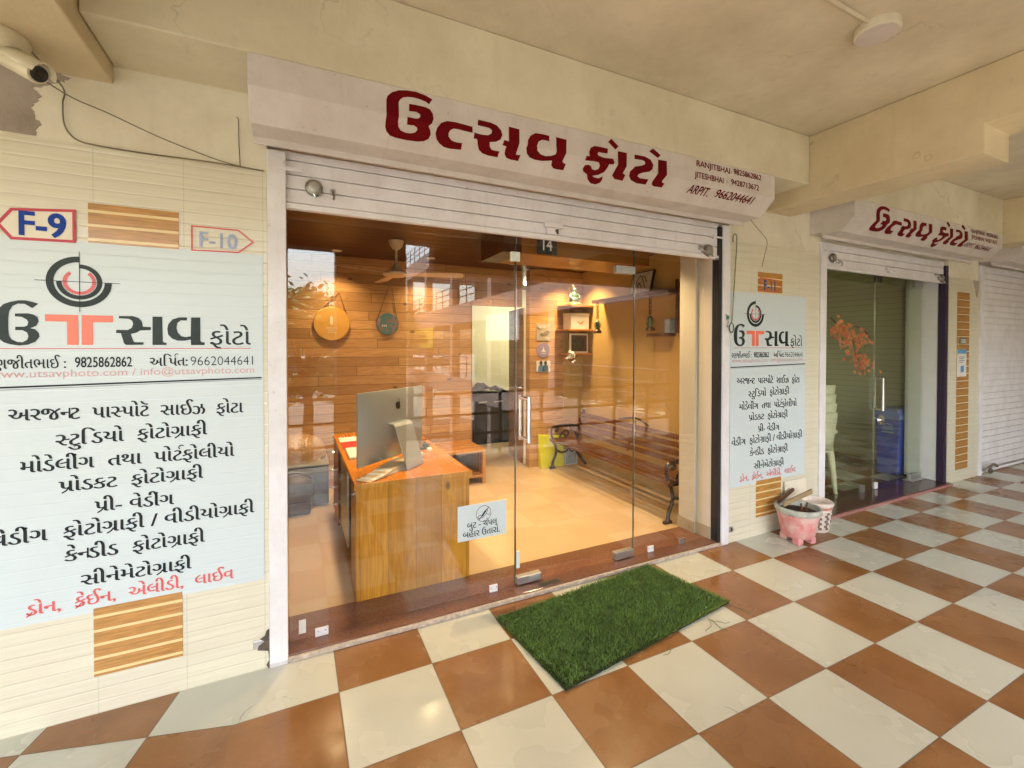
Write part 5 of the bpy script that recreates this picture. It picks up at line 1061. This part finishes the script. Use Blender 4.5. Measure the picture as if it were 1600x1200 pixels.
orange = [plain('orange petals', (.95, .17, .03), .6, 0, .2, 20), plain('light orange petals', (.95, .32, .12), .6, 0, .2, 20)]; random.seed(5); m = MB()
for cx, cz, sx, sz, k_ in ((5.28, 1.72, .18, .10, 60), (5.45, 1.63, .24, .12, 70), (5.62, 1.60, .12, .08, 26), (5.56, 1.40, .12, .09, 30), (5.68, 1.33, .16, .12, 46)):
    for i in range(k_):
        c = Vector((cx+random.gauss(0, sx*.45), .50+random.gauss(0, .05), cz+random.gauss(0, sz*.5)))
        for j in range(5):
            a = 2*math.pi*j/5+random.random(); tl_ = random.uniform(-.5, .5); m.cur = random.randint(0, 1); r_ = random.uniform(.018, .03)
            e1 = Vector((math.cos(a), tl_, math.sin(a))); e2 = Vector((-math.sin(a), .3, math.cos(a)))
            m.add([c, c+e1*r_*.6+e2*r_*.5, c+e1*r_*1.2, c+e1*r_*.6-e2*r_*.5], [(0, 1, 2, 3)])
m.build('petals', orange, fw, fix=False)
m = MB(); m.tube(bez([(5.1, .52, 1.84), (5.28, .5, 1.72), (5.48, .5, 1.60), (5.54, .5, 1.45), (5.68, .5, 1.30)]), .008, 6); m.tube(bez([(5.3, .52, 1.74), (5.55, .52, 1.76), (5.75, .52, 1.72), (5.85, .52, 1.62)]), .012, 6); m.build('stem', P['brown_wood'], fw, True)
m = MB()
for i in range(14): c = Vector((5.74+random.uniform(-.09, .09), .5, 1.50+random.uniform(-.08, .07))); a = random.uniform(0, 6.28); e1 = Vector((math.cos(a), .2, math.sin(a)))*.06; e2 = Vector((-math.sin(a), .1, math.cos(a)))*.02; m.add([c-e1, c+e2, c+e1, c-e2], [(0, 1, 2, 3)])
m.build('leaves', plain('olive leaves', (.16, .15, .04), .6), fw, fix=False)
# stacked white chairs
P['chair'] = plain('white moulded plastic', (.66, .64, .52), .4, 0, .06, 6)
def chair():
    t = thing('plastic_chair', (4.76, .60, .0), 'white plastic chair in a stack behind the left end of the second glass', 'chair', 'stacked white plastic chairs')
    x, y = 4.76, .60
    m = MB(); m.prism([(x-.20, .43), (x-.21, .455), (x+.22, .47), (x+.23, .44)], y-.20, y+.20, 'y'); m.build('seat', P['chair'], t, bevel=.01)
    m = MB(); n_ = 8; m.add([(x-.20-.10*j/4-.03*math.sin(math.pi*i/n_), y-.19+.38*i/n_, .46+.40*j/4) for i in range(n_+1) for j in range(5)], [(i*5+j, (i+1)*5+j, (i+1)*5+j+1, i*5+j+1) for i in range(n_) for j in range(4)]); o = m.build('backrest', P['chair'], t, True); md = o.modifiers.new('thickness', 'SOLIDIFY'); md.thickness = .012
    for sx in (-1, 1):
        for sy in (-1, 1): MB().tube([(x+.19*sx, y+.17*sy, .44), (x+.24*sx, y+.21*sy, .0)], [.026, .018], 8).build('leg', P['chair'], t, True)
    for sy in (-1, 1): MB().tube(bez([(x-.24, y+.20*sy, .66), (x-.05, y+.235*sy, .675), (x+.16, y+.235*sy, .655), (x+.21, y+.22*sy, .60), (x+.20, y+.20*sy, .45)]), .020, 8).build('armrest', P['chair'], t, True)
    return t
c0 = chair(); c0.rotation_euler.z = R(55)
for k in range(1, 4):
    c = copy_tree(c0, (4.76+.012*k, .60+.014*k, .092*k))
wb = thing('white_board', (4.2, .1, .03), 'white printed board standing behind the channel of the second shop', 'board'); MB().box(4.088, 4.20, .105, .115, .031, .50).build('sheet', P['flex'], wb); MB().box(4.09, 4.205, .117, .13, .50, .62).build('dark_clip', P['black'], wb)
tb = thing('side_table', (4.75, 1.6, 0), 'dark basket topped table at the back of the second shop', 'table'); MB().box(4.3, 5.2, 1.3, 1.9, .72, .75).build('top', P['brown_wood'], tb); [MB().box(x, x+.04, y, y+.04, .006, .72).build('leg', P['brown_wood'], tb) for x in (4.32, 5.14) for y in (1.32, 1.84)]
bk2 = thing('wire_basket', (4.7, 1.5, .75), 'dark wire basket on the table inside the second shop', 'basket'); m = MB(); [m.tube([(4.4+.06*i, 1.45, .755), (4.37+.063*i, 1.42, 1.0)], .005, 5) for i in range(10)]; [m.tube([(4.38, 1.43, z), (4.95, 1.43, z)], .005, 5) for z in (.76, .84, .92, 1.0)]; m.build('wires', P['iron'], bk2)
# closed shutter at the far right
s3 = shutter(7.19, 10.3, .01, 2.50, 'closed white rolling shutter at the far right of the walkway', pitch=.076, full=True); channel(s3, 7.11, 7.185, 2.48)
t = thing('shutter_lock', (7.35, -.03, .06), 'bent lock bar at the foot of the closed shutter', 'lock'); MB().tube(bez([(7.22, -.03, .07), (7.28, -.05, .10), (7.40, -.05, .12), (7.55, -.03, .07)]), .014, 8).build('bar', P['dark_steel'], t, True); MB().ball((7.30, -.05, .05), .04, .02, .035).build('padlock_body', P['rust'], t, True)
t = thing('torn_patch', (7.0, -.01, 2.2), 'dark torn plaster patch at the top of the far pillar', 'patch'); m = MB(); m.prism([(6.93, 2.30), (7.08, 2.30), (7.085, 2.20), (7.05, 2.16), (7.03, 2.10), (6.995, 2.14), (6.98, 2.21), (6.95, 2.24)], -.003, -.001, 'y'); m.build('bare_cement', cem, t)
# the shop block behind everything, so that no daylight leaks in
tag(MB().box(-7, 16, 4.7, 4.9, -3.7, 3.4).build('rear_wall', P['plaster']), 'rear wall of the shop block hidden behind the shops', 'wall')
rf = MB().box(-7, 16, .31, 4.9, 2.75, 3.4).build('roof_slab', P['plaster']); tag(rf, kind='structure')
tag(MB().box(-7, -6.8, .1, 4.7, 0, 2.75).build('end_wall', P['plaster']), 'blank end wall of the shop block far to the left', 'wall'); tag(MB().box(15.8, 16, .1, 4.7, 0, 2.75).build('end_wall', P['plaster']), 'blank end wall of the shop block far to the right', 'wall')
# ---------------------------------------------------------------- the open side of the walkway and what the glass mirrors
sun_overhang = MB().box(-7, 7.0, -5.65, -3.551, 3.46, 3.7).build('ceiling', P['ceiling']); tag(sun_overhang, kind='structure')  # overhang added out of view to block the sun
P['rail'] = plain('dark brown railing paint', (.05, .03, .022), .5, 0, .2)
P['col'] = plain('shade darkened column paint', (.055, .036, .026), .7, 0, .2)  # shade on the unlit column and beam faces put into this colour
mauve = plaster('dusty pink plaster', (.40, .30, .27), .15); P['mauve'] = mauve
YR = -3.18
for x0, x1, lab in ((.283, 1.11, 'square dark column on the open side of the walkway near the camera'), (5.9, 6.5, 'square dark column on the open side of the walkway past the second shop'), (-3.9, -3.3, 'square dark column on the open side far to the left')):
    tag(MB().box(x0, x1, YR-.30, YR+.05, 0, 3.088).build('column', P['col'], bevel=.01), lab, 'column')
tag(MB().box(-7, .2825, YR-.25, YR, 2.695, 3.088).box(1.112, 1.49, YR-.25, YR, 2.88, 3.088).box(1.491, 5.899, YR-.25, YR, 2.52, 3.088).box(6.501, 7.0, YR-.25, YR, 2.6, 3.088).build('edge_beam', P['col']), 'stepped concrete edge beam along the open side of the walkway', 'beam')
def railing(x0, x1, lab):
    t = thing('railing', ((x0+x1)/2, YR, 0), lab, 'railing', )
    m = MB(); [m.cyl((x0, YR-.1, z), (x1, YR-.1, z), .02, 10) for z in (.88, .58, .30)]; m.build('rails', P['rail'], t, True)
    k = int((x1-x0)/.78)+1
    for i in range(k+1): MB().box(x0+(x1-x0)*i/k-.018, x0+(x1-x0)*i/k+.018, YR-.118, YR-.082, -.004, .9).build('post', P['rail'], t)
railing(1.12, 5.89, 'steel pipe railing between the two dark columns'); railing(6.51, 6.95, 'short steel pipe railing past the far dark column'); railing(-3.29, .275, 'steel pipe railing left of the nearest dark column')
wg = thing('wing_building', (9.5, -17, -3.7), 'pink wing with railed balconies across the yard, mirrored in the shop glass', 'building')
XW = 7.0; FY0, FY1 = -30.0, -4.6
for k, (za, zb) in enumerate(((-.9, -.002), (2.62, 3.55), (6.15, 7.08))):
    MB().box(XW, XW+3.4, FY0, (FY1 if k else -3.56) if k != 1 else -3.56, za, zb).build('balcony_slab', mauve, wg)
MB().box(XW+3.4, XW+7, FY0+5, -.02, -3.7, 6.149).build('wall', mauve, wg)
MB().box(XW+3.401, XW+7, FY0, -3.56, 6.15, 7.06).build('roof', mauve, wg)
wf = MB().quad((XW, FY0, .001), (XW+3.4, FY0, .001), (XW+3.4, -3.301, .001), (XW, -3.301, .001)).build('walkway_floor', P['floor']); tag(wf, kind='structure')
for zf in (.05, 3.55, 7.08):
    m = MB(); [m.cyl((XW+.06, FY0+.1, zf+z), (XW+.06, FY1, zf+z), .025, 8) for z in (.35, .65, .95)]; n_ = 20; [m.box(XW+.04, XW+.08, FY0+.1+(FY1-FY0-.2)*i/n_-.02, FY0+.1+(FY1-FY0-.2)*i/n_+.02, zf, zf+.96) for i in range(n_+1)]; m.build('balcony_railing', P['rail'], wg)
for i, y in enumerate((-29.5, -24.5, -19.5, -14.5, -9.5)): MB().box(XW+.02, XW+.42, y-.2, y+.2, -3.7, 6.149).build('pier', mauve, wg, bevel=.01)
P['olive_steel'] = plain('dull olive shutter paint', (.34, .32, .19), .45, 0, .1)
for zf in (.0, 3.55, 7.08):
    for i, y in enumerate((-22.5, -18.4, -14.3, -10.2, -6.1, -2.2)):
        if zf > 7: continue
        f = MB().box(XW+3.34, XW+3.395, y-1.6, y+1.6, zf, zf+2.4).build('shop_shutter', P['olive_steel'], wg); m = MB()
        for k in range(1, 24): m.box(XW+3.325, XW+3.3395, y-1.58, y+1.58, zf+.1*k-.04, zf+.1*k+.04)
        m.build('shutter_slats', P['olive_steel'], f)
sb_ = thing('shop_board', (7, -13, 2.2), 'white signboard hung on the wing across the yard', 'signboard'); MB().box(6.93, 6.99, -14.6, -11.6, 1.75, 2.75).build('panel', P['paper'], sb_)
yb_ = thing('shop_board', (7, -22, 2.0), 'yellow signboard hung at the far end of the wing across the yard', 'signboard'); MB().box(6.93, 6.99, -27.5, -22.5, 1.4, 2.6).build('panel', plain('yellow board', (.62, .50, .05), .5), yb_); MB().box(6.92, 6.929, -26.5, -23.5, 1.75, 1.9).box(6.92, 6.929, -26, -24, 2.05, 2.2).build('board_bands', P['ink'], yb_)
leafm = [plain('leaf green', (.10, .17, .035), .6, 0, .3, 3), plain('leaf light green', (.18, .25, .06), .6, 0, .3, 3)]
def tree(x, y, h, rad, lab, seed):
    random.seed(seed); t = thing('tree', (x, y, -3.7), lab, 'tree', None); z0 = -3.7
    m = MB(); m.tube([(x, y, z0), (x+.1, y, z0+h*.3), (x-.05, y+.1, z0+h*.55)], [.28, .22, .14], 10); cl = []
    for k in range(16):
        a = random.uniform(0, 6.28); q = random.uniform(.2, .85); e = Vector((x+math.cos(a)*rad*q, y+math.sin(a)*rad*q, z0+h*random.uniform(.42, .90))); m.tube([(x, y, z0+h*random.uniform(.3, .45)), ((x+e.x)/2, (y+e.y)/2, (z0+h*.4+e.z)/2), tuple(e)], [.09, .06, .02], 6); cl.append(e)
    m.build('trunk', P['brown_wood'], t, True); m = MB()
    for e in cl:
        for i in range(300):
            c = e+Vector((random.gauss(0, rad*.19), random.gauss(0, rad*.19), random.gauss(0, h*.045))); a, b2 = random.uniform(0, 6.28), random.uniform(-1, 1); e1 = Vector((math.cos(a), math.sin(a), b2)).normalized()*random.uniform(.12, .24); e2 = e1.cross(Vector((random.random(), random.random(), random.random()))).normalized()*.09; m.cur = random.randint(0, 1); m.add([c-e1, c+e2, c+e1, c-e2], [(0, 1, 2, 3)])
    m.build('crown', leafm, t, fix=False)
tree(.3, -20, 8.0, 2.5, 'broad leafy tree in the yard opposite the first glass pane', 21); tree(-2.8, -24, 7.4, 2.6, 'rounder leafy tree farther left in the yard', 22); tree(4.8, -27, 8.2, 2.8, 'leafy tree at the far end of the yard by the wing', 23)
fb = thing('far_building', (-2, -60, -3.7), 'low white building beyond the yard trees', 'building'); MB().box(-30, 20, -64, -58, -3.7, -.3).build('wall', plain('tan far wall', (.22, .18, .13), .8), fb); MB().box(-30.5, 20.5, -64.5, -57.5, -.3, .05).build('roof', mauve, fb)
